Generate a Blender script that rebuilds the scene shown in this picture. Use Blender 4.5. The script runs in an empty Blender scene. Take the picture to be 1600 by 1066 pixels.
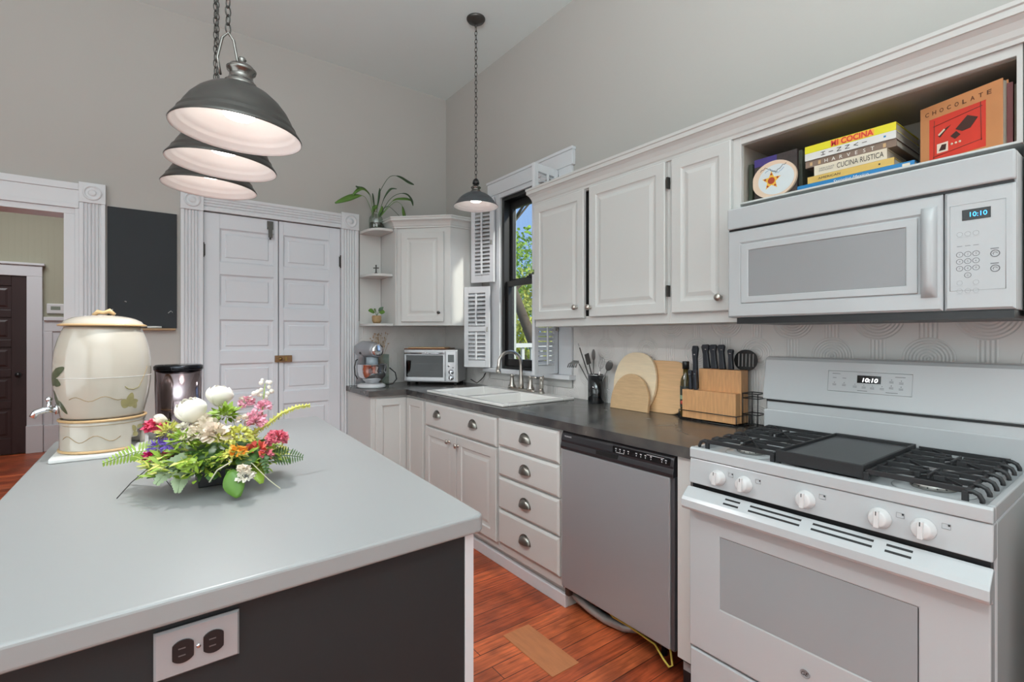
import bpy, bmesh, math, random
from mathutils import Matrix, Vector
random.seed(7)
C = bpy.context.scene.collection
SC = bpy.context.scene
PI = math.pi
R = math.radians

# ---------------------------------------------------------------- camera
cam = bpy.data.cameras.new('camera'); cam_o = bpy.data.objects.new('camera', cam); C.objects.link(cam_o)
cam.sensor_fit = 'HORIZONTAL'; cam.sensor_width = 36.0; cam.lens = 36.0 * 770 / 1600
cam.clip_start = 0.03; cam.clip_end = 200
cam.shift_y = -8.0 / 1600
cam_o.location = (0, 0, 1.28); cam_o.rotation_euler = (R(90), 0, R(-36.5))
SC.camera = cam_o

# ---------------------------------------------------------------- colour management
SC.view_settings.view_transform = 'Standard'; SC.view_settings.look = 'None'
SC.view_settings.gamma = 1.0; SC.view_settings.use_curve_mapping = False
SC.view_settings.exposure = -0.4
try:
    SC.cycles.max_bounces = 8; SC.cycles.diffuse_bounces = 5; SC.cycles.glossy_bounces = 4
    SC.cycles.transmission_bounces = 6; SC.cycles.transparent_max_bounces = 12
    SC.cycles.sample_clamp_indirect = 4.0; SC.cycles.caustics_reflective = False; SC.cycles.caustics_refractive = False
    SC.cycles.use_denoising = True
except Exception: pass

def lin(c):
    return tuple(((v/255)/12.92 if v/255 <= .04045 else (((v/255)+.055)/1.055)**2.4) for v in c) + (1.0,)

# ---------------------------------------------------------------- world
W = bpy.data.worlds.new('sky'); SC.world = W; W.use_nodes = True
nt = W.node_tree; nt.nodes.clear()
wo = nt.nodes.new('ShaderNodeOutputWorld'); bg = nt.nodes.new('ShaderNodeBackground')
tc = nt.nodes.new('ShaderNodeTexCoord'); nz = nt.nodes.new('ShaderNodeTexNoise'); rp = nt.nodes.new('ShaderNodeValToRGB')
nz.inputs['Scale'].default_value = 3.0; nz.inputs['Detail'].default_value = 6
rp.color_ramp.elements[0].position = .48; rp.color_ramp.elements[0].color = lin((150, 185, 238))
rp.color_ramp.elements[1].position = .66; rp.color_ramp.elements[1].color = lin((225, 232, 245))
nt.links.new(tc.outputs['Generated'], nz.inputs['Vector']); nt.links.new(nz.outputs['Fac'], rp.inputs['Fac'])
nt.links.new(rp.outputs['Color'], bg.inputs['Color']); nt.links.new(bg.outputs[0], wo.inputs['Surface'])
bg.inputs['Strength'].default_value = 1.5

def light(name, kind, loc, energy, color=(1, 1, 1), rot=(0, 0, 0), size=1, sy=None, parent=None, **kw):
    l = bpy.data.lights.new(name, kind); l.energy = energy; l.color = color
    if kind == 'AREA':
        l.shape = 'RECTANGLE'; l.size = size; l.size_y = sy or size
    elif kind == 'SUN': l.angle = size
    else: l.shadow_soft_size = size
    for k, v in kw.items(): setattr(l, k, v)
    o = bpy.data.objects.new(name, l); C.objects.link(o); o.location = loc; o.rotation_euler = rot
    if parent: o.parent = parent
    return o
def aim(o, target):
    d = Vector(target) - o.location; o.rotation_euler = d.to_track_quat('-Z', 'Y').to_euler()

# daylight: sun over the garden, plus soft fills added behind camera and at left
sun = light('sun', 'SUN', (6, -4, 6), 4.2, (1, .96, .88), size=R(3)); aim(sun, (6-.50*6, -4+1.17*6, 6-.66*6))
light('soft_fill_rear', 'AREA', (-.3, -2.93, 1.9), 66, (.865, .965, 1), (R(90), 0, 0), 4.2, 2.6)
light('soft_fill_left', 'AREA', (-2.93, .2, 1.55), 88, (.855, .965, 1), (R(90), 0, R(-90)), 4.0, 2.5)
light('ceiling_bounce_fill', 'AREA', (-.35, -.6, 2.3), 300, (.87, .965, 1), (R(180), 0, 0), 1.0, 1.0)  # unseen upward fill, added to bounce light off the ceiling
light('hall_ceiling_fill', 'AREA', (-1.2, 5.8, 3.1), 62, (.95, .98, 1), (0, 0, 0), 1.2, 1.2)  # unseen fill added to brighten the hallway

# ---------------------------------------------------------------- materials
MATS = {}
def mat(name, col, rough=.5, metal=0, bump=0, bscale=60, var=0, vscale=4, spec=None, coat=0, emit=None, trans=0, stretch=None, ior=None):
    if name in MATS: return MATS[name]
    m = bpy.data.materials.new(name); m.use_nodes = True; n = m.node_tree; b = n.nodes['Principled BSDF']
    b.inputs['Base Color'].default_value = lin(col); b.inputs['Roughness'].default_value = rough; b.inputs['Metallic'].default_value = metal
    if spec is not None: b.inputs['Specular IOR Level'].default_value = spec
    if coat: b.inputs['Coat Weight'].default_value = coat; b.inputs['Coat Roughness'].default_value = .05
    if trans: b.inputs['Transmission Weight'].default_value = trans
    if ior: b.inputs['IOR'].default_value = ior
    if emit: b.inputs['Emission Color'].default_value = lin(emit[0]); b.inputs['Emission Strength'].default_value = emit[1]
    tcn = n.nodes.new('ShaderNodeTexCoord'); mp = n.nodes.new('ShaderNodeMapping')
    n.links.new(tcn.outputs['Object'], mp.inputs['Vector'])
    if stretch: mp.inputs['Scale'].default_value = stretch
    nzz = n.nodes.new('ShaderNodeTexNoise'); nzz.inputs['Scale'].default_value = vscale; nzz.inputs['Detail'].default_value = 5
    n.links.new(mp.outputs[0], nzz.inputs['Vector'])
    v = max(var, .012)
    mx = n.nodes.new('ShaderNodeMix'); mx.data_type = 'RGBA'
    c = lin(col); mx.inputs[6].default_value = tuple(max(0, q*(1-v)) for q in c[:3])+(1,); mx.inputs[7].default_value = tuple(min(1, q*(1+v)) for q in c[:3])+(1,)
    n.links.new(nzz.outputs['Fac'], mx.inputs[0]); n.links.new(mx.outputs[2], b.inputs['Base Color'])
    if bump:
        nb = n.nodes.new('ShaderNodeTexNoise'); nb.inputs['Scale'].default_value = bscale; nb.inputs['Detail'].default_value = 3
        bp = n.nodes.new('ShaderNodeBump'); bp.inputs['Strength'].default_value = bump; bp.inputs['Distance'].default_value = .004
        n.links.new(mp.outputs[0], nb.inputs['Vector']); n.links.new(nb.outputs['Fac'], bp.inputs['Height']); n.links.new(bp.outputs[0], b.inputs['Normal'])
    MATS[name] = m; return m

paint = mat('greige_wall_paint', (177, 173, 168), .75, bump=.05, bscale=120)
ceil_m = mat('ceiling_paint', (224, 232, 231), .8)
trim_m = mat('cool_white_trim_paint', (214, 215, 218), .38, bump=.04, bscale=40)
door_m = mat('pantry_door_paint', (213, 215, 220), .42, bump=.04, bscale=40)
cab_m = mat('warm_white_cabinet_paint', (202, 201, 198), .42, bump=.03, bscale=60)
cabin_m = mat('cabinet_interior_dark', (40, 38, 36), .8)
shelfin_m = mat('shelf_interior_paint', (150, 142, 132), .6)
white_m = mat('range_white_enamel', (184, 187, 189), .22, coat=.3)
plas_m = mat('white_plastic', (214, 214, 214), .35)
dark_m = mat('black_plastic', (22, 22, 24), .35)
iron_m = mat('cast_iron', (26, 26, 28), .55, bump=.15, bscale=200)
black_m = mat('black_paint', (25, 28, 30), .6, var=.12, vscale=7)
board_m = mat('chalkboard_slate', (30, 33, 37), .7, var=.18, vscale=5)
sash_m = mat('black_window_paint', (24, 22, 22), .4)
steel_m = mat('brushed_steel', (186, 186, 188), .32, .75, var=.05, vscale=30, stretch=(1, 1, 30))
dwsteel_m = mat('dishwasher_steel', (158, 160, 163), .36, .4, var=.03, vscale=40, stretch=(30, 30, 1))
nickel_m = mat('brushed_nickel', (190, 184, 176), .28, 1)
chrome_m = mat('chrome', (225, 225, 228), .08, 1)
pewter_m = mat('dark_pewter', (76, 73, 70), .38, .7, var=.15, vscale=30)
lampin_m = mat('white_lamp_enamel', (240, 238, 238), .45)
bulb_m = mat('lit_bulb', (255, 244, 228), .5, emit=((255, 250, 242), 9))
bulboff_m = mat('frosted_bulb', (250, 240, 230), .5, emit=((255, 248, 240), 6.0))
sink_m = mat('sink_enamel', (232, 230, 226), .18, coat=.4)
cer_m = mat('cream_crock_glaze', (182, 173, 160), .16, coat=.5, var=.03, vscale=9)
tan_m = mat('tan_glaze_band', (190, 156, 112), .3)
olive_m = mat('olive_brush_paint', (142, 132, 88), .4, var=.3, vscale=60)
dgreen_m = mat('dark_leaf_brush_paint', (70, 76, 52), .4, var=.3, vscale=60)
brown_m = mat('brown_brush_line', (150, 128, 92), .4)
pale_wood = mat('pale_board_wood', (238, 218, 186), .5, var=.12, vscale=14, stretch=(1, 1, 8))
mid_wood = mat('worn_board_wood', (198, 164, 124), .5, var=.2, vscale=14, stretch=(1, 1, 8))
bamboo_m = mat('bamboo_board_wood', (222, 180, 134), .45, var=.2, vscale=9, stretch=(1, 1, 14))
block_m = mat('acacia_block_wood', (206, 154, 106), .45, var=.3, vscale=9, stretch=(12, 5, 1.4))
handle_m = mat('dark_grey_handle', (38, 42, 50), .4)
rubber_m = mat('black_rubber', (18, 18, 18), .6)
glass_m = mat('clear_glass', (250, 252, 250), .02, trans=1, ior=1.45)
def thin_glass(name, tint, gl=.08):
    m = bpy.data.materials.new(name); m.use_nodes = True; n = m.node_tree; n.nodes.clear()
    o = n.nodes.new('ShaderNodeOutputMaterial'); t = n.nodes.new('ShaderNodeBsdfTransparent'); g = n.nodes.new('ShaderNodeBsdfGlossy'); x = n.nodes.new('ShaderNodeMixShader')
    nn = n.nodes.new('ShaderNodeTexNoise'); nn.inputs['Scale'].default_value = 2
    mr = n.nodes.new('ShaderNodeMapRange'); mr.inputs[3].default_value = gl*.8; mr.inputs[4].default_value = gl*1.2
    n.links.new(nn.outputs['Fac'], mr.inputs[0]); n.links.new(mr.outputs[0], x.inputs[0])
    t.inputs[0].default_value = lin(tint); g.inputs['Roughness'].default_value = .03
    n.links.new(t.outputs[0], x.inputs[1]); n.links.new(g.outputs[0], x.inputs[2]); n.links.new(x.outputs[0], o.inputs[0]); return m
pane_m = thin_glass('window_pane', (250, 252, 250), .04)
ovenglass_m = thin_glass('dark_oven_glass', (100, 98, 95), .05)
vaseglass_m = thin_glass('vase_glass', (215, 225, 218), .15)
oil_m = thin_glass('olive_oil_glass', (150, 110, 30), .12)

def counter_mat():
    m = bpy.data.materials.new('dark_stone_counter'); m.use_nodes = True; n = m.node_tree; b = n.nodes['Principled BSDF']
    t = n.nodes.new('ShaderNodeTexCoord'); a = n.nodes.new('ShaderNodeTexNoise'); a.inputs['Scale'].default_value = 5; a.inputs['Detail'].default_value = 8; a.inputs['Distortion'].default_value = .8
    r = n.nodes.new('ShaderNodeValToRGB'); r.color_ramp.elements[0].color = lin((50, 50, 52)); r.color_ramp.elements[0].position = .35
    r.color_ramp.elements[1].color = lin((92, 88, 84)); r.color_ramp.elements[1].position = .72
    mr = n.nodes.new('ShaderNodeMapRange'); mr.inputs[3].default_value = .14; mr.inputs[4].default_value = .34
    n.links.new(t.outputs['Object'], a.inputs['Vector']); n.links.new(a.outputs['Fac'], r.inputs[0]); n.links.new(r.outputs[0], b.inputs['Base Color'])
    n.links.new(a.outputs['Fac'], mr.inputs[0]); n.links.new(mr.outputs[0], b.inputs['Roughness']); return m
counter_m = counter_mat()
island_m = mat('white_island_top', (148, 148, 148), .38, var=.02, vscale=3)

def floor_mat():
    m = bpy.data.materials.new('red_brown_floor_planks'); m.use_nodes = True; n = m.node_tree; b = n.nodes['Principled BSDF']
    t = n.nodes.new('ShaderNodeTexCoord'); bk = n.nodes.new('ShaderNodeTexBrick')
    bk.inputs['Scale'].default_value = 1; bk.inputs['Brick Width'].default_value = 1.7; bk.inputs['Row Height'].default_value = .083
    bk.inputs['Mortar Size'].default_value = .0018; bk.inputs['Mortar Smooth'].default_value = .3; bk.offset = .37
    bk.inputs['Color1'].default_value = lin((204, 106, 64)); bk.inputs['Color2'].default_value = lin((156, 70, 42)); bk.inputs['Mortar'].default_value = lin((40, 22, 18))
    mp = n.nodes.new('ShaderNodeMapping'); mp.inputs['Scale'].default_value = (2.2, 26, 1)
    g = n.nodes.new('ShaderNodeTexNoise'); g.inputs['Scale'].default_value = 3; g.inputs['Detail'].default_value = 7; g.inputs['Distortion'].default_value = .6
    w = n.nodes.new('ShaderNodeTexNoise'); w.inputs['Scale'].default_value = 4.5; w.inputs['Detail'].default_value = 5
    n.links.new(t.outputs['Object'], bk.inputs['Vector']); n.links.new(t.outputs['Object'], mp.inputs[0]); n.links.new(mp.outputs[0], g.inputs['Vector']); n.links.new(t.outputs['Object'], w.inputs['Vector'])
    r = n.nodes.new('ShaderNodeValToRGB'); r.color_ramp.elements[0].color = (.35, .33, .33, 1); r.color_ramp.elements[0].position = .3; r.color_ramp.elements[1].color = (1.35, 1.3, 1.25, 1); r.color_ramp.elements[1].position = .72
    r2 = n.nodes.new('ShaderNodeValToRGB'); r2.color_ramp.elements[0].color = (.38, .34, .34, 1); r2.color_ramp.elements[0].position = .36; r2.color_ramp.elements[1].color = (1.25, 1.2, 1.15, 1); r2.color_ramp.elements[1].position = .62
    n.links.new(g.outputs['Fac'], r.inputs[0]); n.links.new(w.outputs['Fac'], r2.inputs[0])
    m1 = n.nodes.new('ShaderNodeMix'); m1.data_type = 'RGBA'; m1.blend_type = 'MULTIPLY'; m1.inputs[0].default_value = .75
    m2 = n.nodes.new('ShaderNodeMix'); m2.data_type = 'RGBA'; m2.blend_type = 'MULTIPLY'; m2.inputs[0].default_value = .7
    n.links.new(bk.outputs['Color'], m1.inputs[6]); n.links.new(r.outputs[0], m1.inputs[7]); n.links.new(m1.outputs[2], m2.inputs[6]); n.links.new(r2.outputs[0], m2.inputs[7]); n.links.new(m2.outputs[2], b.inputs['Base Color'])
    bp = n.nodes.new('ShaderNodeBump'); bp.inputs['Strength'].default_value = .35; bp.inputs['Distance'].default_value = .004; n.links.new(g.outputs['Fac'], bp.inputs['Height']); n.links.new(bp.outputs[0], b.inputs['Normal'])
    b.inputs['Roughness'].default_value = .42; return m
floor_m = floor_mat()

def emboss_mat():
    # white embossed wall covering: repeating concentric scrolls between bands
    m = bpy.data.materials.new('embossed_white_backsplash'); m.use_nodes = True; n = m.node_tree; b = n.nodes['Principled BSDF']
    L = n.links.new; b.inputs['Base Color'].default_value = lin((232, 229, 226)); b.inputs['Roughness'].default_value = .42
    g = n.nodes.new('ShaderNodeNewGeometry'); sx = n.nodes.new('ShaderNodeSeparateXYZ'); L(g.outputs['Position'], sx.inputs[0])
    def M(op, a, bb=None, cc=None):
        k = n.nodes.new('ShaderNodeMath'); k.operation = op
        for i, v in enumerate((a, bb, cc)):
            if v is None: continue
            if isinstance(v, (int, float)): k.inputs[i].default_value = v
            else: L(v, k.inputs[i])
        return k.outputs[0]
    h = M('ADD', sx.outputs[0], sx.outputs[1])
    def rings(px, pz, ox, oz, freq, rad):
        u = M('SUBTRACT', M('FRACT', M('DIVIDE', M('ADD', h, ox), px)), .5); v = M('SUBTRACT', M('FRACT', M('DIVIDE', M('ADD', sx.outputs[2], oz), pz)), .5)
        u = M('MULTIPLY', u, px); v = M('MULTIPLY', v, pz)
        d = M('SQRT', M('ADD', M('MULTIPLY', u, u), M('MULTIPLY', v, v)))
        ang = M('ARCTAN2', v, u)
        s = M('SINE', M('ADD', M('MULTIPLY', d, freq), M('MULTIPLY', ang, 1.0)))
        mask = M('LESS_THAN', d, rad)
        return M('MULTIPLY', s, mask), mask
    a, ma = rings(.30, .30, 0, 0, 560, .085)
    c, mc = rings(.30, .30, .15, .15, 620, .075)
    st = M('SINE', M('MULTIPLY', h, 520.0)); inv = M('SUBTRACT', 1.0, M('MAXIMUM', ma, mc))
    sel = M('LESS_THAN', M('ABSOLUTE', M('SUBTRACT', M('FRACT', M('DIVIDE', M('ADD', h, .075), .15)), .5)), .18)
    tot = M('ADD', M('ADD', a, c), M('MULTIPLY', M('MULTIPLY', st, inv), sel))
    bp = n.nodes.new('ShaderNodeBump'); bp.inputs['Strength'].default_value = .55; bp.inputs['Distance'].default_value = .0018
    L(tot, bp.inputs['Height']); L(bp.outputs[0], b.inputs['Normal']); return m
emboss_m = emboss_mat()

def dots_mat():
    m = bpy.data.materials.new('dotted_oven_window'); m.use_nodes = True; n = m.node_tree; b = n.nodes['Principled BSDF']; L = n.links.new
    t = n.nodes.new('ShaderNodeTexCoord'); v = n.nodes.new('ShaderNodeTexVoronoi'); v.inputs['Scale'].default_value = 260; v.inputs['Randomness'].default_value = 0
    r = n.nodes.new('ShaderNodeValToRGB'); r.color_ramp.elements[0].position = .30; r.color_ramp.elements[0].color = lin((74, 75, 77)); r.color_ramp.elements[1].position = .42; r.color_ramp.elements[1].color = lin((150, 152, 154))
    L(t.outputs['Object'], v.inputs['Vector']); L(v.outputs['Distance'], r.inputs[0]); L(r.outputs[0], b.inputs['Base Color']); b.inputs['Roughness'].default_value = .12; return m
dots_m = dots_mat()

def bead_mat():
    m = bpy.data.materials.new('sage_beadboard'); m.use_nodes = True; n = m.node_tree; b = n.nodes['Principled BSDF']; L = n.links.new
    b.inputs['Base Color'].default_value = lin((168, 166, 146)); b.inputs['Roughness'].default_value = .6
    t = n.nodes.new('ShaderNodeTexCoord'); w = n.nodes.new('ShaderNodeTexWave'); w.inputs['Scale'].default_value = 6; w.wave_profile = 'SAW'; w.bands_direction = 'X'
    bp = n.nodes.new('ShaderNodeBump'); bp.inputs['Strength'].default_value = .6; bp.inputs['Distance'].default_value = .01
    L(t.outputs['Object'], w.inputs[0]); L(w.outputs['Fac'], bp.inputs['Height']); L(bp.outputs[0], b.inputs['Normal']); return m
bead_m = bead_mat()

# ---------------------------------------------------------------- mesh builder
class MB:
    def __init__(s): s.v = []; s.f = []; s.mi = []; s.sm = []; s.mx = Matrix.Identity(4); s.m = 0
    def add(s, vs, fs, smooth=False):
        o = len(s.v); s.v += [tuple(s.mx @ Vector(p)) for p in vs]
        for f in fs: s.f.append([o+i for i in f]); s.mi.append(s.m); s.sm.append(smooth)
        return s
    def box(s, x0, x1, y0, y1, z0, z1):
        if x0 > x1: x0, x1 = x1, x0
        if y0 > y1: y0, y1 = y1, y0
        if z0 > z1: z0, z1 = z1, z0
        return s.add([(x0,y0,z0),(x1,y0,z0),(x1,y1,z0),(x0,y1,z0),(x0,y0,z1),(x1,y0,z1),(x1,y1,z1),(x0,y1,z1)],
                     [(0,3,2,1),(4,5,6,7),(0,1,5,4),(1,2,6,5),(2,3,7,6),(3,0,4,7)])
    def frame(s, x0, x1, y0, y1, z0, z1, l, r, b, t):
        if l > 0 and r > 0 and b > 0 and t > 0:
            vs = []
            for y in (y0, y1):
                vs += [(x0, y, z0), (x1, y, z0), (x1, y, z1), (x0, y, z1), (x0+l, y, z0+b), (x1-r, y, z0+b), (x1-r, y, z1-t), (x0+l, y, z1-t)]
            fs = []
            for k in range(4):
                j = (k+1) % 4
                fs += [(k, j, 4+j, 4+k), (8+k, 12+k, 12+j, 8+j), (k, 8+k, 8+j, j), (4+k, 4+j, 12+j, 12+k)]
            return s.add(vs, fs)
        s.box(x0, x0+l, y0, y1, z0, z1); s.box(x1-r, x1, y0, y1, z0, z1)
        if b: s.box(x0+l, x1-r, y0, y1, z0, z0+b)
        if t: s.box(x0+l, x1-r, y0, y1, z1-t, z1)
        return s
    def prism(s, poly, a0, a1, axis='z'):
        # poly in the two other axes (order x,y / y,z / x,z), CCW not required
        def P(p, a):
            return (p[0], p[1], a) if axis == 'z' else ((a, p[0], p[1]) if axis == 'x' else (p[0], a, p[1]))
        n = len(poly); vs = [P(p, a0) for p in poly]+[P(p, a1) for p in poly]
        return s.add(vs, [tuple(range(n))[::-1], tuple(range(n, 2*n))]+[(i, (i+1) % n, n+(i+1) % n, n+i) for i in range(n)])
    def lathe(s, prof, c=(0, 0, 0), n=32, smooth=True, capb=True, capt=True, sx=1, sy=1):
        vs = []; fs = []
        for r, z in prof:
            for k in range(n):
                a = 2*PI*k/n; vs.append((c[0]+sx*r*math.cos(a), c[1]+sy*r*math.sin(a), c[2]+z))
        for i in range(len(prof)-1):
            for k in range(n):
                fs.append((i*n+k, i*n+(k+1) % n, (i+1)*n+(k+1) % n, (i+1)*n+k))
        if capb: fs.append(tuple(range(n))[::-1])
        if capt: fs.append(tuple((len(prof)-1)*n+k for k in range(n)))
        return s.add(vs, fs, smooth)
    def cyl(s, p0, p1, r, n=16, r1=None, smooth=True):
        return s.tube([p0, p1], r, n, r1=r1, smooth=smooth)
    def tube(s, pts, r, n=8, r1=None, smooth=True, closed=False, rads=None):
        pts = [Vector(p) for p in pts]; N = len(pts); vs = []; fs = []
        up = None
        for i, p in enumerate(pts):
            if closed: t = (pts[(i+1) % N]-pts[i-1])
            else: t = pts[min(i+1, N-1)]-pts[max(i-1, 0)]
            if t.length < 1e-9: t = Vector((0, 0, 1))
            t.normalize()
            if up is None:
                up = Vector((0, 0, 1)) if abs(t.z) < .9 else Vector((1, 0, 0))
            a = t.cross(up)
            if a.length < 1e-6: a = t.cross(Vector((0, 1, 0)))
            a.normalize(); b = t.cross(a).normalized(); up = -b if (-b).dot(up) > 0 else b
            rr = rads[i] if rads else (r if r1 is None else r+(r1-r)*i/max(1, N-1))
            for k in range(n):
                an = 2*PI*k/n; vs.append(tuple(p+a*math.cos(an)*rr+up*math.sin(an)*rr))
        M = N if closed else N-1
        for i in range(M):
            j = (i+1) % N
            for k in range(n): fs.append((i*n+k, i*n+(k+1) % n, j*n+(k+1) % n, j*n+k))
        if not closed: fs += [tuple(range(n))[::-1], tuple((N-1)*n+k for k in range(n))]
        return s.add(vs, fs, smooth)
    def sphere(s, c, r, n=16, m=10, sx=1, sy=1, sz=1, smooth=True):
        prof = [(r*math.sin(PI*i/m)+1e-5, -r*math.cos(PI*i/m)*sz) for i in range(m+1)]
        return s.lathe(prof, c, n, smooth, sx=sx, sy=sy)
    def rings(s, x0, z0, w, h, rs, yb):
        # nested rectangles in the XZ plane facing -Y; rs = [(inset, y)...], closed back at yb
        vs = []; fs = []
        L = [(0, yb)]+rs
        for ins, y in L:
            i2 = ins
            vs += [(x0+i2, y, z0+i2), (x0+w-i2, y, z0+i2), (x0+w-i2, y, z0+h-i2), (x0+i2, y, z0+h-i2)]
        for i in range(len(L)-1):
            for k in range(4): fs.append((i*4+k, i*4+(k+1) % 4, (i+1)*4+(k+1) % 4, (i+1)*4+k))
        fs.append((0, 3, 2, 1)); j = (len(L)-1)*4; fs.append((j, j+1, j+2, j+3))
        return s.add(vs, fs)
    def leaf(s, p, d, n, L, Wd, curl=.15, seg=3, fold=.1):
        d = Vector(d).normalized(); n = Vector(n); n = (n-d*n.dot(d)); n = n.normalized() if n.length > 1e-5 else d.orthogonal().normalized()
        sd = d.cross(n); vs = []; fs = []
        for i in range(seg+1):
            t = i/seg; wv = Wd*math.sin(PI*min(.98, t*.85+.08))*.5
            c = Vector(p)+d*L*t-n*curl*L*t*t
            vs += [tuple(c-sd*wv+n*fold*wv), tuple(c), tuple(c+sd*wv+n*fold*wv)]
        for i in range(seg):
            a = i*3; fs += [(a, a+1, a+4, a+3), (a+1, a+2, a+5, a+4)]
        return s.add(vs, fs, True)

def mkmesh(name, mb, mats):
    me = bpy.data.meshes.new(name); me.from_pydata(mb.v, [], mb.f)
    if not isinstance(mats, (list, tuple)): mats = [mats]
    for m in mats: me.materials.append(m)
    me.polygons.foreach_set('material_index', mb.mi); me.polygons.foreach_set('use_smooth', mb.sm)
    me.validate(); me.update()
    bm = bmesh.new(); bm.from_mesh(me); bmesh.ops.recalc_face_normals(bm, faces=bm.faces[:]) if getattr(mb, 'recalc', True) else None
    bm.to_mesh(me); bm.free(); return me
def obj(name, mb, mats, parent=None, bevel=0, world=False, label=None, solid=0, seg=2):
    me = mkmesh(name, mb, mats)
    o = bpy.data.objects.new(name, me); C.objects.link(o)
    if world and parent is not None:
        r = parent
        L = Vector((0, 0, 0))
        while r is not None: L += r.location; r = r.parent
        me.transform(Matrix.Translation(-L))
    if parent: o.parent = parent
    if solid:
        k = o.modifiers.new('s', 'SOLIDIFY'); k.thickness = solid; k.offset = 0
    if bevel:
        k = o.modifiers.new('b', 'BEVEL'); k.width = bevel; k.segments = seg; k.limit_method = 'ANGLE'; k.angle_limit = R(40); k.harden_normals = False
    if label: o['label'] = label
    return o
def thing(name, label, cat, loc=(0, 0, 0), rotz=0, group=None):
    o = bpy.data.objects.new(name, None); C.objects.link(o); o.empty_display_size = .05
    o.location = loc; o.rotation_euler = (0, 0, rotz); o['label'] = label; o['category'] = cat
    if group: o['group'] = group
    return o
def tag(o, label, cat, group=None):
    o['label'] = label; o['category'] = cat
    if group: o['group'] = group
    return o
def struct(o): o['kind'] = 'structure'; return o
def sthing(name, loc=(0, 0, 0), rotz=0):
    o = bpy.data.objects.new(name, None); C.objects.link(o); o.location = loc; o.rotation_euler = (0, 0, rotz); o['kind'] = 'structure'; return o
def copy_tree(o, parent=None):
    c = o.copy(); C.objects.link(c); c.parent = parent
    for ch in list(o.children): copy_tree(ch, c)
    return c
def text(name, body, mats, parent, org, right, up, h=None, w=None, align='LEFT', ext=.0004, local=True, bold=0, shear=0, sp=1.0):
    cu = bpy.data.curves.new('t', 'FONT'); cu.body = body; cu.size = 1; cu.align_x = align; cu.extrude = 0; cu.offset = bold; cu.shear = shear; cu.space_character = sp; cu.resolution_u = 3
    to = bpy.data.objects.new('t', cu); C.objects.link(to)
    bpy.context.view_layer.update()
    me = bpy.data.meshes.new_from_object(to.evaluated_get(bpy.context.evaluated_depsgraph_get()))
    bpy.data.objects.remove(to); bpy.data.curves.remove(cu)
    xs = [v.co.x for v in me.vertices]; ys = [v.co.y for v in me.vertices]
    if not xs: return None
    W0 = max(xs)-min(xs); H0 = max(ys)-min(ys); cx = (max(xs)+min(xs))/2; cy = (max(ys)+min(ys))/2
    sxx = (w/W0) if w else None; syy = (h/H0) if h else None
    if sxx is None: sxx = syy
    if syy is None: syy = sxx
    r = Vector(right).normalized(); u = Vector(up).normalized(); nn = r.cross(u)
    for v in me.vertices:
        v.co = Vector(org)+r*(v.co.x-cx)*sxx+u*(v.co.y-cy)*syy+nn*ext
    me.materials.clear(); me.materials.append(mats)
    o = bpy.data.objects.new(name, me); C.objects.link(o)
    if parent: o.parent = parent
    return o
ALONG_R = -PI/2     # things on the right wall: local x runs along -Y, local y into the wall
def rot(ax, a, c=(0, 0, 0)):
    return Matrix.Translation(Vector(c)) @ Matrix.Rotation(a, 4, ax) @ Matrix.Translation(-Vector(c))
# ================================================================ SETTING
XW, YB, ZC = 2.19, 3.97, 3.43
struct(obj('floor', MB().box(-3.2, 2.30, -3.2, 7.7, -.06, 0), floor_m))
# floor patch plank
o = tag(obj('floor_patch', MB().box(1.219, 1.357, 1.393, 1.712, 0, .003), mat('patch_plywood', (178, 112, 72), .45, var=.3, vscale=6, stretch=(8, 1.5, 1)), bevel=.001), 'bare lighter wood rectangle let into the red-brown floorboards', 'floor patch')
struct(obj('ceiling', MB().box(-3.2, 2.30, -3.2, 4.12, ZC, ZC+.1), ceil_m))
struct(obj('ceiling', MB().box(-3.2, 2.30, 4.12, 7.7, 3.2, 3.3), ceil_m))
# back wall with hall doorway (x -1.35..-.387, z<2.03) and pantry opening (x .306..1.237, z<2.137)
w = MB(); w.box(-3.2, -1.35, YB, 4.12, 0, ZC); w.box(-1.35, -.387, YB, 4.12, 2.03, ZC); w.box(-.387, .306, YB, 4.12, 0, ZC)
w.box(.306, 1.237, YB, 4.12, 2.137, ZC); w.box(1.237, 2.30, YB, 4.12, 0, ZC)
struct(obj('wall_back', w, paint))
# closet space behind the pantry doors
w = MB(); w.box(.2, .25, 4.12, 4.7, 0, 2.4); w.box(1.3, 1.35, 4.12, 4.7, 0, 2.4); w.box(.2, 1.35, 4.7, 4.75, 0, 2.4); w.box(.2, 1.35, 4.12, 4.75, 2.4, 2.45)
struct(obj('wall_pantry', w, paint))
# right wall with window opening
WY0, WY1, WZ0, WZ1 = 2.42, 3.09, 1.03, 2.34
w = MB(); w.box(XW, 2.30, -3.2, WY0, 0, ZC); w.box(XW, 2.30, WY1, 7.7, 0, ZC); w.box(XW, 2.30, WY0, WY1, 0, WZ0); w.box(XW, 2.30, WY0, WY1, WZ1, ZC)
struct(obj('wall_right', w, paint))
w = MB(); w.box(-3.2, -3, -3.2, 7.7, 0, ZC); struct(obj('wall_left', w, paint))
w = MB(); w.box(-3, 2.30, -3.2, -3, 0, ZC); struct(obj('wall_rear', w, paint))
w = MB(); w.box(-3, 2.19, 7.5, 7.7, 0, 3.2); struct(obj('wall_hall', w, bead_m))
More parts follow.
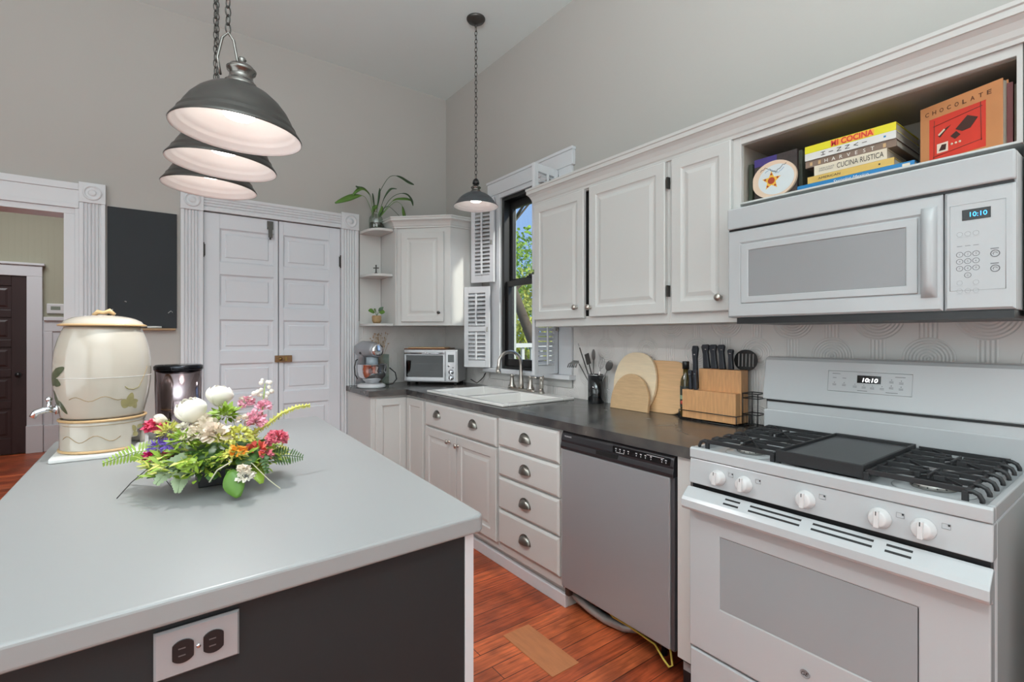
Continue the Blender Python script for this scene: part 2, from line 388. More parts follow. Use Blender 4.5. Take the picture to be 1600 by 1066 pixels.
# hall wainscot with rail, panels, baseboard
w = MB(); w.box(-.932, 2.19, 7.47, 7.5, .29, 1.45); w.box(-.92, 2.19, 7.43, 7.5, 1.45, 1.49); w.box(-.92, 2.19, 7.44, 7.5, 0, .29)
for x in (-.92, -.35, .3): w.box(x, x+.07, 7.455, 7.4701, .29, 1.33)
w.box(-.92, 2.19, 7.455, 7.4701, 1.33, 1.45)
struct(obj('trim_1', w, trim_m, bevel=.004))
w = MB(); w.box(-1.055, -.93, 7.44, 7.5, .30, 1.93); w.box(-2.15, -.93, 7.44, 7.5, 1.93, 2.05); w.box(-2.15, -2.03, 7.44, 7.5, 0, 1.93)
w.box(-2.17, -.91, 7.42, 7.5, 2.05, 2.075); w.box(-1.06, -.923, 7.425, 7.5, 0, .30)
struct(obj('trim_2', w, trim_m, bevel=.004))
w = MB(); w.box(-3, -2.15, 7.47, 7.5, 0, 1.45); struct(obj('trim_3', w, trim_m))
# dark five panel hall door
hd = sthing('door_3', (-2.03, 7.46, 0))
w = MB(); wd = .975; w.box(0, .12, 0, .035, .01, 1.93); w.box(wd-.12, wd, 0, .035, .01, 1.93)
zs = [.01, .2, .53, .57+.02, .87, .93, 1.22, 1.28, 1.53, 1.59, 1.83, 1.93]
rails = [(.01, .18), (.50, .58), (.84, .92), (1.16, 1.24), (1.48, 1.56), (1.82, 1.93)]
for a, b_ in rails: w.box(.12, wd-.12, 0, .035, a, b_)
for i in range(5): w.rings(.12, rails[i][1], wd-.24, rails[i+1][0]-rails[i][1], [(0, .012), (.03, .012), (.05, .006)], .03)
obj('door_leaf', w, mat('dark_varnished_door', (52, 34, 34), .35, var=.2), hd, bevel=.003)
w = MB(); w.cyl((wd-.06, 0, .86), (wd-.06, -.04, .86), .012); w.sphere((wd-.06, -.055, .86), .028); obj('door_knob', w, dark_m, hd)
# thermostat
t = thing('thermostat', 'small white wall thermostat with grey display in the hallway', 'thermostat', (-.9, 7.5, 1.53))
obj('housing', MB().box(0, .16, -.03, 0, 0, .11), plas_m, t, bevel=.008); obj('display', MB().box(.035, .115, -.032, -.03, .04, .08), mat('lcd_green', (120, 130, 116), .3), t)

def fluted(mb, x0, x1, z0, z1, y, d, nfl=5, vert=True, margin=.018):
    # fluted board: profile across its width
    n = 6*nfl; Wd = (x1-x0) if vert else (z1-z0); pr = [(0, 0), (0, d)]
    fw = (Wd-2*margin)/nfl
    for k in range(nfl):
        a = margin+k*fw
        for j in range(7):
            t_ = j/6; pr.append((a+fw*(.1+.8*t_), d-.009*math.sin(PI*t_)))
    pr += [(Wd, d), (Wd, 0)]
    m0, m1 = (z0, z1) if vert else (x0, x1)
    vs = []; fs = []; N = len(pr)
    for q in (m0, m1):
        for a, dd in pr: vs.append((x0+a, y-dd, q) if vert else (q, y-dd, z0+a))
    for i in range(N): fs.append((i, (i+1) % N, N+(i+1) % N, N+i))
    fs += [tuple(range(N)), tuple(range(N, 2*N))]
    mb.add(vs, fs)
def rosette(mb, x0, x1, z0, z1, y, d=.036):
    mb.box(x0, x1, y-d, y, z0, z1); cx, cz = (x0+x1)/2, (z0+z1)/2
    r = (x1-x0)*.36
    mb2 = [(r, 0), (r, .007), (r*.82, .009), (r*.72, .003), (r*.45, .003), (r*.36, .009), (.001, .011)]
    old = mb.mx; mb.mx = old @ Matrix.Translation((cx, y-d, cz)) @ Matrix.Rotation(PI/2, 4, 'X')
    mb.lathe(mb2, n=28, capb=False); mb.mx = old
# pantry casing
w = MB(); fluted(w, .178, .306, .16, 2.13, YB, .028); w.box(.174, .310, YB-.036, YB, 0, .16)
fluted(w, 1.237, 1.374, .16, 2.13, YB, .028); w.box(1.233, 1.378, YB-.036, YB, 0, .16)
fluted(w, .306, 1.237, 2.137, 2.25, YB, .028, nfl=4, vert=False)
rosette(w, .176, .308, 2.13, 2.262, YB); rosette(w, 1.235, 1.376, 2.13, 2.262, YB)
struct(obj('trim_4', w, trim_m, bevel=.0015, seg=1))
# hall doorway casing + jamb
w = MB(); fluted(w, -.332, -.209, .2, 2.09, YB, .026); w.box(-.335, -.206, YB-.034, YB, 0, .2); rosette(w, -.333, -.207, 2.09, 2.212, YB, .032)
w.box(-1.5, -.333, YB-.022, YB, 2.075, 2.16); w.box(-1.5, -.333, YB-.03, YB, 2.16, 2.2); w.box(-1.5, -.333, YB-.026, YB, 2.0501, 2.075)
w.box(-.3518, -.3322, YB-.02, YB+.001, 0, 2.05)
w.box(-.402, -.352, YB-.01, 4.135, 0, 2.015); w.box(-1.5, -.352, YB-.01, 4.135, 2.015, 2.05); w.box(-1.5, -1.335, YB-.028, 4.135, 0, 2.0149)
struct(obj('trim_5', w, trim_m, bevel=.003))
# baseboards on back wall
w = MB(); w.box(-.205, .172, YB-.02, YB, 0, .19); w.box(-3, -1.5, YB-.02, YB, 0, .19); struct(obj('baseboard_back', w, trim_m, bevel=.004))

# pantry doors
def leaf(name, x0, x1, sl, sr):
    d = sthing(name, (x0, YB-.004, 0)); W_ = x1-x0; w = MB(); H_ = 2.131
    rl = [(.012, .235)]; tops = [.455+.315*k for k in range(6)]
    tops = [.46, .775, 1.085, 1.395, 1.71, 2.03]; bots = [.235, .55, .865, 1.172, 1.485, 1.795]
    w.box(0, sl, 0, .034, .012, H_); w.box(W_-sr, W_, 0, .034, .012, H_)
    rr = [(.012, bots[0])]+[(tops[i], bots[i+1]) for i in range(5)]+[(tops[5], H_)]
    for a, b_ in rr: w.box(sl, W_-sr, 0, .034, a, b_)
    for i in range(6):
        w.rings(sl, bots[i], W_-sl-sr, tops[i]-bots[i], [(0, .001), (.006, .009), (.012, .012), (.034, .012), (.040, .006)], .03)
    obj('door_leaf', w, door_m, d, bevel=.0015, seg=1); return d
d1 = leaf('door_1', .309, .779, .095, .028); d2 = leaf('door_2', .785, 1.234, .03, .085)
for d, x in ((d1, -.002), (d2, .451)):
    for z in (1.82, .35):
        w = MB(); w.cyl((x, -.008, z), (x, -.008, z+.10), .007, 10); w.box(x-.012, x+.012, -.004, .0, z+.01, z+.09); obj('hinge', w, pewter_m, d)
w = MB(); w.box(.395, .435, -.012, 0, 2.06, 2.12); w.box(.402, .428, -.02, -.012, 2.0, 2.08); w.cyl((.415, -.012, 1.985), (.415, -.012, 2.03), .006)
obj('hasp', w, pewter_m, d1)
l = thing('turn_latch', 'worn brown wooden turn latch bridging the two pantry doors', 'latch', (.79, YB-.004, 1.11))
obj('latch_block', MB().box(-.035, .082, -.022, 0, -.025, .025), mat('aged_latch_wood', (122, 88, 52), .5, var=.35, vscale=40), l, bevel=.003)
w = MB(); w.cyl((.0, -.022, 0), (.0, -.032, 0), .012, 12); w.box(.03, .045, -.027, -.022, -.015, .015); obj('latch_pin', w, mat('brass_dull', (150, 120, 70), .35, .9), l)

# chalkboard and its ledge
cb = thing('chalkboard', 'unframed black chalkboard hung between the two doorways', 'chalkboard', (-.2, YB, 1.32))
obj('slate', MB().box(0, .358, -.012, -.001, .012, .768), board_m, cb, bevel=.001)
obj('chalk_ledge', MB().box(.02, .35, -.05, -.001, -.004, .009), mat('ledge_wood', (150, 120, 86), .55, var=.2), cb, bevel=.002)
w = MB(); pts = [(.02+.007*math.sin(k*1.3), -.0128, .05+.028*k*.25) for k in range(12)]; w.tube(pts, .003, 5)
cw_m = mat('chalk_white', (180, 182, 180), .9); obj('chalk_scribble', w, cw_m, cb); obj('chalk_scribble', MB().tube([(.31, -.0128, .11), (.325, -.0128, .125), (.335, -.0128, .115)], .002, 5), cw_m, cb); obj('chalk_scribble', MB().tube([(.085, -.0128, .18), (.095, -.0128, .175)], .003, 5), cw_m, cb)
tag(obj('chalk_stick', MB().cyl((.0, 3.935, 1.337), (.075, 3.938, 1.337), .006, 10), mat('chalk_white2', (225, 225, 222), .9)), 'white chalk stick lying on the chalkboard ledge', 'chalk')

# ---- window
wn = sthing('window_1', (XW, WY1, WZ0), ALONG_R)   # local x to the right in view, y outward
WW = WY1-WY0; WH = WZ1-WZ0
w = MB(); w.box(-.14, -.002, -.022, 0, -.0, WH+.055); w.box(WW+.002, WW+.125, -.022, 0, 0, WH+.055)
w.box(-.16, WW+.14, -.028, 0, WH+.03, WH+.145); w.box(-.165, WW+.145, -.036, 0, WH+.125, WH+.145); w.box(-.002, WW+.002, -.02, 0, WH-.004, WH+.03)
obj('casing', w, trim_m, wn, bevel=.003)
w = MB(); w.box(-.17, WW+.15, -.065, .03, -.03, 0.0); obj('sill', w, trim_m, wn, bevel=.005)
w = MB(); w.box(-.14, WW+.12, -.015, 0, -.085, -.03); obj('apron', w, cab_m, wn, bevel=.003)
w = MB(); w.frame(0, WW, 0, .096, 0, WH, .03, .03, .02, .03)
obj('frame', w, sash_m, wn, bevel=.002)
mid = .645
w = MB(); w.frame(.031, WW-.031, .018, .050, .021, mid+.02, .030, .030, .055, .04)
lo = obj('lower_sash', w, sash_m, wn, bevel=.002); obj('pane', MB().box(.061, WW-.061, .036, .039, .076, mid-.02), pane_m, lo)
w = MB(); w.frame(.031, WW-.031, .06, .090, mid, WH-.031, .028, .028, .04, .055)
up_ = obj('upper_sash', w, sash_m, wn, bevel=.002); obj('pane', MB().box(.059, WW-.059, .076, .079, mid+.04, WH-.085), pane_m, up_)
w = MB(); w.box(WW*.5-.03, WW*.5+.03, 0.0, .04, mid+.025, mid+.036); w.cyl((WW*.5, .01, mid+.036), (WW*.5, .01, mid+.05), .012); obj('sash_lock', w, sash_m, wn)
w = MB(); w.frame(.001, WW-.001, .0965, .115, .001, WH-.001, .028, .028, .012, .02)
obj('outer_jamb', w, mat('pale_exterior_paint', (205, 212, 204), .6), wn)

# shutters
def shutter(name, label, hinge, free, z0, z1, divide=None, group=None, knob=True):
    hx, hy = hinge; fx, fy = free; L_ = math.hypot(hx-fx, hy-fy); ang = math.atan2(hy-fy, hx-fx)
    s_ = thing(name, label, 'shutter', (fx, fy, z0), ang, group); H_ = z1-z0; st = .036; T = .022
    w = MB(); w.box(0, st, 0, T, 0, H_); w.box(L_-st, L_, 0, T, 0, H_); w.box(st, L_-st, 0, T, 0, .055); w.box(st, L_-st, 0, T, H_-.05, H_)
    secs = [(.055, H_-.05)]
    if divide: w.box(st, L_-st, 0, T, divide-.02, divide+.02); secs = [(.055, divide-.02), (divide+.02, H_-.05)]
    obj('frame', w, trim_m, s_, bevel=.002)
    w = MB()
    for a, b_ in secs:
        n = max(2, int((b_-a)/.03)); p = (b_-a)/n
        for k in range(n):
            zc = a+p*(k+.5); w.mx = Matrix.Translation((0, T/2, zc)) @ Matrix.Rotation(R(35), 4, 'X')
            w.box(st, L_-st, -.017, .017, -.0032, .0032)
    obj('louvers', w, trim_m, s_)
    w = MB()
    for a, b_ in secs: w.box(L_/2-.006, L_/2+.006, -.016, -.006, a+.005, b_-.005)
    obj('tilt_rod', w, trim_m, s_)
    w = MB()
    w.cyl((L_-st*.5, 0, H_*.45), (L_-st*.5, -.014, H_*.45), .006, 10); w.box(L_-st*.5-.003, L_-st*.5+.003, -.012, 0, H_*.45, H_*.45+.03)
    obj('catch', w, nickel_m, s_)
    return s_
shutter('shutter', 'white louvered shutter leaf folded back, lower one left of the window', (2.125, 3.165), (2.01, 3.352), 1.035, 1.665, .30, 'louvered window shutters')
shutter('shutter', 'white louvered shutter leaf folded back, upper one left of the window', (2.132, 3.118), (2.045, 3.305), 1.695, 2.345, None, 'louvered window shutters')
shutter('shutter', 'lower white shutter leaf swung out below the wall cabinet, right of window', (2.165, 2.417), (1.94, 2.386), 1.035, 1.665, None, 'louvered window shutters')
shutter('shutter', 'upper white shutter leaf swung out, its top showing above the cabinet crown', (2.165, 2.417), (1.94, 2.386), 1.695, 2.365, .45, 'louvered window shutters')

# embossed backsplash (as lining of the walls)
w = MB(); w.box(2.184, XW, .15, 2.293, .885, 1.36); w.box(2.184, XW, 2.293, 3.262, .885, .944); w.box(2.184, XW, 3.262, YB, .885, 1.40); w.box(1.38, 2.184, YB-.006, YB, .885, 1.40)
w.box(2.184, XW, -.6, .15, .885, 1.36)
struct(obj('trim_6', w, emboss_m))

# ================================================================ CABINETRY
def knob_mb(x, z, y=0, r=.0155):
    w = MB(); w.mx = Matrix.Translation((x, y, z)) @ Matrix.Rotation(PI/2, 4, 'X')
    w.lathe([(.009, 0), (.009, .002), (.0055, .005), (.005, .013), (r*.75, .017), (r, .022), (r*.85, .028), (.001, .031)], n=20, capb=False); return w
DR = [(0, .003), (.004, 0), (.048, 0), (.053, .004), (.060, .006), (.068, .006), (.085, .001)]
def cdoor(parent, x0, z0, w_, h_, yf, kx=None, kz=None, rings=DR, name='door', m=None):
    w = MB(); w.rings(x0, z0, w_, h_, [(i, yf+y) for i, y in rings], yf+.02)
    d = obj(name, w, m or cab_m, parent)
    if kx is not None: obj('knob', knob_mb(kx, kz, yf), nickel_m, d)
    return d
cup_m = mat('aged_nickel', (128, 124, 118), .3, .95)
def cup_pull(x, z, y):
    w = MB(); n = 14; m_ = 6; vs = []; fs = []; Wd = .044; Hh = .042; D = .024
    for i in range(m_+1):
        ph = PI/2*i/m_
        for k in range(n+1):
            th = PI*k/n
            vs.append((x+Wd*math.cos(th)*(.35+.65*math.cos(ph*.0+0)) if 0 else x+Wd*math.cos(th)*math.cos(ph), y-D*math.sin(ph), z-.012+Hh*math.sin(th)*(math.cos(ph)*.9+.1)))
    for i in range(m_):
        for k in range(n): a = i*(n+1)+k; fs.append((a, a+1, a+n+2, a+n+1))
    w.add(vs, fs, True)
    w.box(x-Wd-.004, x+Wd+.004, y-.0015, y, z-.014, z-.008)
    w.tube([(x+Wd*1.06*math.cos(PI*k/12), y-.001, z-.012+Hh*1.08*math.sin(PI*k/12)) for k in range(13)], .0022, 6)
    return w

# upper cabinets: face X=1.87
def ubox(name, label, y1, y0, z0=1.334, z1=2.10, face=1.87, group=None):
    t = thing(name, label, 'cabinet', (face, y1, z0), ALONG_R, group); return t, y1-y0, z1-z0
t, Wc, Hc = ubox('upper_cabinet', 'two-door white wall cabinet beside the window, dark gap between doors', 2.289, 1.342)
w = MB(); w.frame(0, Wc, .018, .30, 0, Hc, .018, .018, .018, .018); w.box(0, Wc, .30, .318, 0, Hc); w.frame(0, Wc, 0, .018, 0, Hc, .03, .03, .05, .05)
obj('body', w, cab_m, t, bevel=.0015, seg=1)
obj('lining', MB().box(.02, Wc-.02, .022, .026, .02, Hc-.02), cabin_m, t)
cdoor(t, .008, .040, .415, .68, -.021, .372, .098); cdoor(t, .461, .045, .470, .677, -.021, .474, .094)
for z in (.12, .60): obj('hinge', MB().box(.938, .946, -.02, 0, z, z+.05), pewter_m, t)
t, Wc, Hc = ubox('upper_cabinet', 'single-door white wall cabinet just left of the microwave', 1.342, 1.022)
w = MB(); w.box(0, Wc, 0, .318, 0, Hc); obj('body', w, cab_m, t, bevel=.0015, seg=1)
cdoor(t, .017, .046, .275, .675, -.021, .25, .10)
t, Wc, Hc = ubox('open_shelf_cabinet', 'open white shelf cabinet above the microwave filled with cookbooks', 1.022, .245, 1.795)
w = MB(); w.frame(0, Wc, 0, .30, 0, Hc, .004, .012, .007, .07)
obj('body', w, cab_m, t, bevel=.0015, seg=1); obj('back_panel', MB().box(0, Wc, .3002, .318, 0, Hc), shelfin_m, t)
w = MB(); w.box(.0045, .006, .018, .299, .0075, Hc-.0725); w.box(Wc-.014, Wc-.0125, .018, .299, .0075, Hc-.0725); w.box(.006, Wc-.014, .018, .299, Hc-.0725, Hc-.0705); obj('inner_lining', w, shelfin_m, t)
t, Wc, Hc = ubox('upper_cabinet', 'white cabinet edge right of the microwave at the frame border', .243, -.40)
w = MB(); w.box(0, Wc, 0, .318, 0, Hc); obj('body', w, cab_m, t, bevel=.0015, seg=1)
cdoor(t, .03, .045, .28, .68, -.021); cdoor(t, .33, .045, .28, .68, -.021)
# crown
def crown(pts_dirs, zb, prof, name, label, m=cab_m):
    w = MB(); vs = []; fs = []; n = len(prof)
    for (px, py, dx, dy) in pts_dirs:
        for o_, z in prof: vs.append((px+dx*o_, py+dy*o_, zb+z))
    for i in range(len(pts_dirs)-1):
        for k in range(n-1): fs.append((i*n+k, i*n+k+1, (i+1)*n+k+1, (i+1)*n+k))
        fs.append((i*n+n-1, i*n, (i+1)*n, (i+1)*n+n-1))
    fs += [tuple(range(n)), tuple((len(pts_dirs)-1)*n+k for k in range(n))]
    w.add(vs, fs); return obj(name, w, m)
CP = [(0, 0), (.010, 0), (.012, .012), (.018, .018), (.024, .034), (.036, .052), (.050, .064), (.056, .066), (.056, .084), (.062, .088), (.062, .10), (0, .10)]
tag(crown([(XW-.002, 2.289, 0, 1), (1.868, 2.289, -1, 1), (1.868, -.40, -1, 0)], 2.058, [(o_*.62 if 0 else o_*.7, z) for o_, z in CP], 'crown_molding', ''), 'long white crown molding running along the top of the wall cabinets', 'molding')
tag(obj('crown_top_board', MB().box(1.872, 2.186, -.40, 2.287, 2.1005, 2.115), cab_m), 'top board closing the wall cabinets behind the long crown', 'board')

# corner wall cabinet (diagonal)
t = thing('corner_upper_cabinet', 'diagonal white corner wall cabinet with one raised panel door', 'cabinet', (1.58, 3.67, 1.36))
poly = [(0, 0), (.31, -.31), (.604, -.31), (.604, .294), (0, .294)]
w = MB(); w.prism(poly, 0, .79); w.box(-.012, 0, -.01, .294, 0, .79)
obj('body', w, cab_m, t, bevel=.002, seg=1)
w = MB(); w.mx = Matrix.Rotation(-PI/4, 4, 'Z')
w.rings(.045, .03, .345, .70, [(i, -.021+y) for i, y in DR], -.001); dd = obj('door', w, cab_m, t)
k_ = knob_mb(.355, .10, -.021, .012); k_.v = [tuple(Matrix.Rotation(-PI/4, 4, 'Z') @ Vector(p)) for p in k_.v]; obj('knob', k_, pewter_m, dd)
q = .3827; 
cr = crown([(1.568, 3.964, -1, 0), (1.568, 3.67, -1, -.41), (1.89, 3.36, -.41, -1), (2.186, 3.36, 0, -1)], 2.1265, [(a*.75, b_*.85) for a, b_ in CP], 'crown', '')
cr.parent = t; cr.data.transform(Matrix.Translation((-1.58, -3.67, -1.36)))
obj('top', MB().prism(poly, .79, .80), cab_m, t)
# corner shelves: two quarter-round shelves and a top
t = thing('corner_shelf_unit', 'narrow white corner shelves with rounded ends beside the pantry casing', 'shelves', (1.565, YB-.006, 1.36))
w = MB(); w.box(-.178, .0, -.012, -.001, 0, .775); obj('back_board', w, cab_m, t)
for z, dpt in ((-.002, .27), (.39, .26), (.745, .27)):
    w = MB(); pts = [(0.0, -.012), (-.178, -.012)]+[(-.178+.178*(1-math.cos(PI/2*k/10)), -.012-.06-(dpt-.072)*math.sin(PI/2*k/10)) for k in range(11)]
    pts = [(0, -.012), (-.178, -.012), (-.178, -.10)]+[(-.178+.10*(1-math.cos(PI/2*k/8)), -.10-(dpt-.10)*math.sin(PI/2*k/8)) for k in range(1, 9)]+[(0, -dpt)]
    w.prism(pts, z, z+.02); obj('shelf', w, cab_m, t, bevel=.003)

# lower cabinets, face X=1.565
FX = 1.565
DR2 = [(0, .003), (.004, 0), (.055, 0), (.060, .006), (.07, .007), (.078, .007), (.095, .003)]
SL = [(0, .008), (.006, .003), (.012, 0)]
t = thing('base_cabinet', 'white sink base cabinet with two cup pulls and a pair of doors', 'cabinet', (FX, 3.112, 0), ALONG_R)
Wc = 3.112-2.231
w = MB(); w.box(0, Wc, 0, .55, .10, .70); w.box(0, Wc, 0, .018, .70, .845); w.box(0, .016, .018, .55, .70, .845); w.box(Wc-.016, Wc, .018, .55, .70, .845); w.box(0, Wc, .035, .55, 0.001, .10)
obj('body', w, cab_m, t, bevel=.0015, seg=1)
f_ = cdoor(t, .01, .665, Wc-.02, .16, -.02, rings=SL, name='false_drawer_front')
obj('cup_pull', cup_pull(.187, .752, -.02), cup_m, f_); obj('cup_pull', cup_pull(.633, .752, -.02), cup_m, f_)
cdoor(t, .01, .142, .425, .515, -.02, .352, .608, rings=DR2); cdoor(t, .442, .142, .432, .515, -.02, .412+.05, .60, rings=DR2)
t = thing('drawer_cabinet', 'white four-drawer base cabinet left of the dishwasher', 'cabinet', (FX, 2.229, 0), ALONG_R)
Wc = 2.229-1.712
w = MB(); w.box(0, Wc, 0, .55, .10, .845); w.box(0, Wc, .035, .55, 0.001, .10); obj('body', w, cab_m, t, bevel=.0015, seg=1)
for z0, z1 in ((.680, .832), (.520, .670), (.340, .510), (.150, .330)):
    f_ = cdoor(t, .012, z0, Wc-.024, z1-z0, -.02, rings=SL, name='drawer'); obj('cup_pull', cup_pull(Wc/2-.008, (z0+z1)/2-.006, -.02), cup_m, f_)
t = thing('corner_base_cabinet', 'white corner base cabinet with folding panel door and finished end', 'cabinet', (1.283, 3.435, 0))
w = MB(); w.prism([(0,0),(.282,0),(.282,-.318),(.85,-.318),(.85,.5),(0,.5)], .10, .845); w.prism([(.02,.035),(.32,.035),(.32,-.318),(.84,-.318),(.84,.49),(.02,.49)], .001, .10)
obj('body', w, cab_m, t, bevel=.0015, seg=1)
dd = cdoor(t, .035, .13, .235, .695, -.02, rings=[(0, .003), (.004, 0), (.05, 0), (.056, .006)], name='door')
w = MB(); w.box(.075, .20, -.028, -.0201, .775, .787); obj('finger_pull', w, cab_m, dd, bevel=.002)
w = MB(); w.mx = Matrix.Translation((.282, -.03, 0)) @ Matrix.Rotation(-PI/2, 4, 'Z'); w.rings(.0, .13, .27, .695, [(i, -.02+y) for i, y in [(0, .003), (.004, 0), (.05, 0), (.056, .006)]], -.001); obj('door', w, cab_m, t)
w = MB(); w.box(1.578, 1.60, 1.712, 3.11, 0.0, .062); struct(obj('baseboard_right', w, trim_m, bevel=.004))
# countertop with sink hole
SX0, SX1, SY0, SY1 = 1.61, 2.09, 2.26, 3.10
w = MB(); zt, zb = .885, .845
xs = [1.262, 1.37, 1.385, 1.538, SX0, SX1, XW-.006]
w.prism([(1.262, 3.415), (1.538, 3.39), (1.538, YB-.006), (1.3825, YB-.006), (1.3825, YB-.04), (1.268, YB-.04)], zb, zt)
w.box(1.538, SX0, 1.012, YB-.006, zb, zt); w.box(SX1, XW-.006, 1.012, YB-.006, zb, zt); w.box(SX0, SX1, 1.012, SY0, zb, zt); w.box(SX0, SX1, SY1, YB-.006, zb, zt)
tag(obj('countertop', w, counter_m), 'dark stone L-shaped countertop running under the window to the range', 'countertop')
# end filler next to the range
t = thing('end_panel', 'narrow white cabinet filler between dishwasher and range', 'panel', (FX-.01, 1.086, 0), ALONG_R)
obj('panel', MB().box(0, .054, 0, .55, .11, .844), cab_m, t, bevel=.001)
obj('foot', MB().box(.001, .052, .03, .12, 0, .108), dark_m, t, bevel=.004)
obj('foot_tag', MB().box(.005, .035, .029, .0299, .055, .085), mat('tag_grey', (150, 150, 152), .5), t)
# dark base cabinet right of range
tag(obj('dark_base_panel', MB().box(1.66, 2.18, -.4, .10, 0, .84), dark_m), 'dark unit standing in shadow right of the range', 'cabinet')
# ================================================================ APPLIANCES
# ---- gas range (local: x to the viewer's right, y into the wall, z up)
rg = thing('gas_range', 'white gas range with black grates, griddle and digital clock', 'range', (1.515, 1.003, 0), ALONG_R)
W_ = .76
w = MB(); w.box(0, W_, .03, .50, .03, .86); w.box(.0, W_, .50, .62, .03, .985); obj('body', w, white_m, rg, bevel=.004)
w = MB(); w.box(.03, W_-.03, .06, .5, 0, .03); obj('plinth', w, dark_m, rg)
w = MB(); w.box(.006, W_-.006, .0, .0298, .735, .79); obj('vent_gap', w, dark_m, rg)
# drawer
w = MB(); w.rings(.004, .035, W_-.008, .178, [(0, -.008), (.004, -.014)], .029); obj('storage_drawer', w, white_m, rg)
# oven door with window
w = MB(); w.frame(.003, W_-.003, -.015, .028, .222, .752, .112, .128, .166, .130)
dr = obj('oven_door', w, white_m, rg, bevel=.004)
obj('oven_window', MB().box(.1155, .6275, -.0135, .02, .3882, .6218), dots_m, dr)
prof = [(-.013, .766), (-.022, .762), (-.050, .738), (-.057, .728), (-.058, .706), (-.053, .697), (-.044, .695), (-.034, .700), (-.026, .690), (-.013, .684)]
w = MB(); w.prism(prof, -.002, W_+.002, 'x'); hd = obj('door_handle', w, white_m, dr, bevel=.003)
w = MB()
a0 = Vector((-.022, .762)); a1 = Vector((-.050, .738)); dv = (a1-a0); nn = Vector((dv.y, -dv.x)).normalized()
if nn.x > 0: nn = -nn
for xa, xb in ((.141, .190), (.222, .369), (.399, .542), (.569, .622)):
    for tt in (.12, .58):
        p = a0+dv*tt; q = a0+dv*(tt+.17)
        s_ = MB(); s_.prism([tuple(p-nn*.002), tuple(q-nn*.002), tuple(q+nn*.0006), tuple(p+nn*.0006)], xa, xb, 'x'); obj('vent_slot', s_, dark_m, hd)
w = MB(); w.mx = Matrix.Translation((.374, -.0155, .322)) @ Matrix.Rotation(PI/2, 4, 'X') @ Matrix.Diagonal((1.12, 1, 1, 1))
w.lathe([(.0125, 0), (.0125, .0012), (.0112, .002), (.0104, .0012), (.001, .0012)], n=28, capb=False); em = obj('emblem', w, mat('emblem_grey', (150, 150, 152), .4, .2), dr)
text('emblem_monogram', 'GE', dark_m, em, (.374, -.0172, .322), (1, 0, 0), (0, 0, 1), h=.011, shear=.25)
# control panel and knobs
w = MB(); w.prism([(-.013, .777), (-.006, .860), (.029, .860), (.029, .777)], 0, W_, 'x'); cpn = obj('control_panel', w, white_m, rg, bevel=.003)
up = Vector((0, .007, .083)).normalized()
for i, kx in enumerate((.107, .195, .374, .550, .638)):
    w = MB(); M0 = Matrix.Translation((kx, -.0105, .815)) @ Matrix.Rotation(PI/2-.08, 4, 'X'); w.mx = M0
    w.lathe([(.0255, 0), (.0255, .004), (.022, .008), (.0205, .021), (.018, .024), (.001, .0245)], n=28, capb=False)
    w.box(-.0055, .0055, -.0205, .0205, .015, .032)
    k = obj('knob', w, plas_m, cpn, bevel=.0012, seg=1)
    w = MB(); w.mx = M0; w.box(-.001, .001, .010, .020, .032, .0324); obj('pointer', w, dark_m, k)
    w = MB(); w.mx = M0; w.frame(.034, .050, -.002, 0, .010, .022, .001, .001, .001, .001) if False else None
    w.tube([(.034, .012, .0003), (.05, .012, .0003), (.05, .024, .0003), (.034, .024, .0003)], .0006, 4, closed=True); obj('burner_marking', w, MATS['tag_grey'], cpn)
    w = MB(); w.mx = M0; w.box(.045, .049, .019, .023, 0, .0006); obj('burner_dot', w, dark_m, cpn)
# cooktop
w = MB(); w.prism([(-.010, .862), (-.010, .892), (-.005, .898), (.010, .898), (.016, .888), (.016, .862)], 0, W_, 'x')
w.box(0, .016, .0161, .499, .862, .897); w.box(W_-.016, W_, .0161, .499, .862, .897); w.box(.016, W_-.016, .0161, .499, .862, .882)
ct = obj('cooktop', w, white_m, rg, bevel=.003)
for bx, by, r_ in ((.145, .125, .042), (.145, .355, .034), (.38, .24, .040), (.625, .125, .046), (.625, .355, .034)):
    w = MB(); w.lathe([(r_*1.9, .0), (r_*1.85, .003), (r_*1.3, .005), (r_*1.0, .004)], (bx, by, .8825), 28); bwl = obj('burner_bowl', w, white_m, ct)
    w = MB(); w.lathe([(r_, 0), (r_*1.05, .004), (r_*1.0, .013), (r_*.9, .015)], (bx, by, .8865), 28); bb = obj('burner_ring', w, mat('burner_alloy', (150, 148, 144), .4, .9), ct)
    w = MB(); w.lathe([(r_*.82, 0), (r_*.84, .004), (r_*.75, .009), (.001, .010)], (bx, by, .9015), 28); obj('burner_cap', w, iron_m, bb)
    w = MB()
    for k in range(16):
        a = 2*PI*k/16; w.box(0, 0, 0, 0, 0, 0) if False else w.cyl((bx+r_*.98*math.cos(a), by+r_*.98*math.sin(a), .894), (bx+r_*1.08*math.cos(a), by+r_*1.08*math.sin(a), .894), .0018, 5)
    o_ = obj('burner_ports', w, dark_m, bb); o_['kind'] = 'stuff'
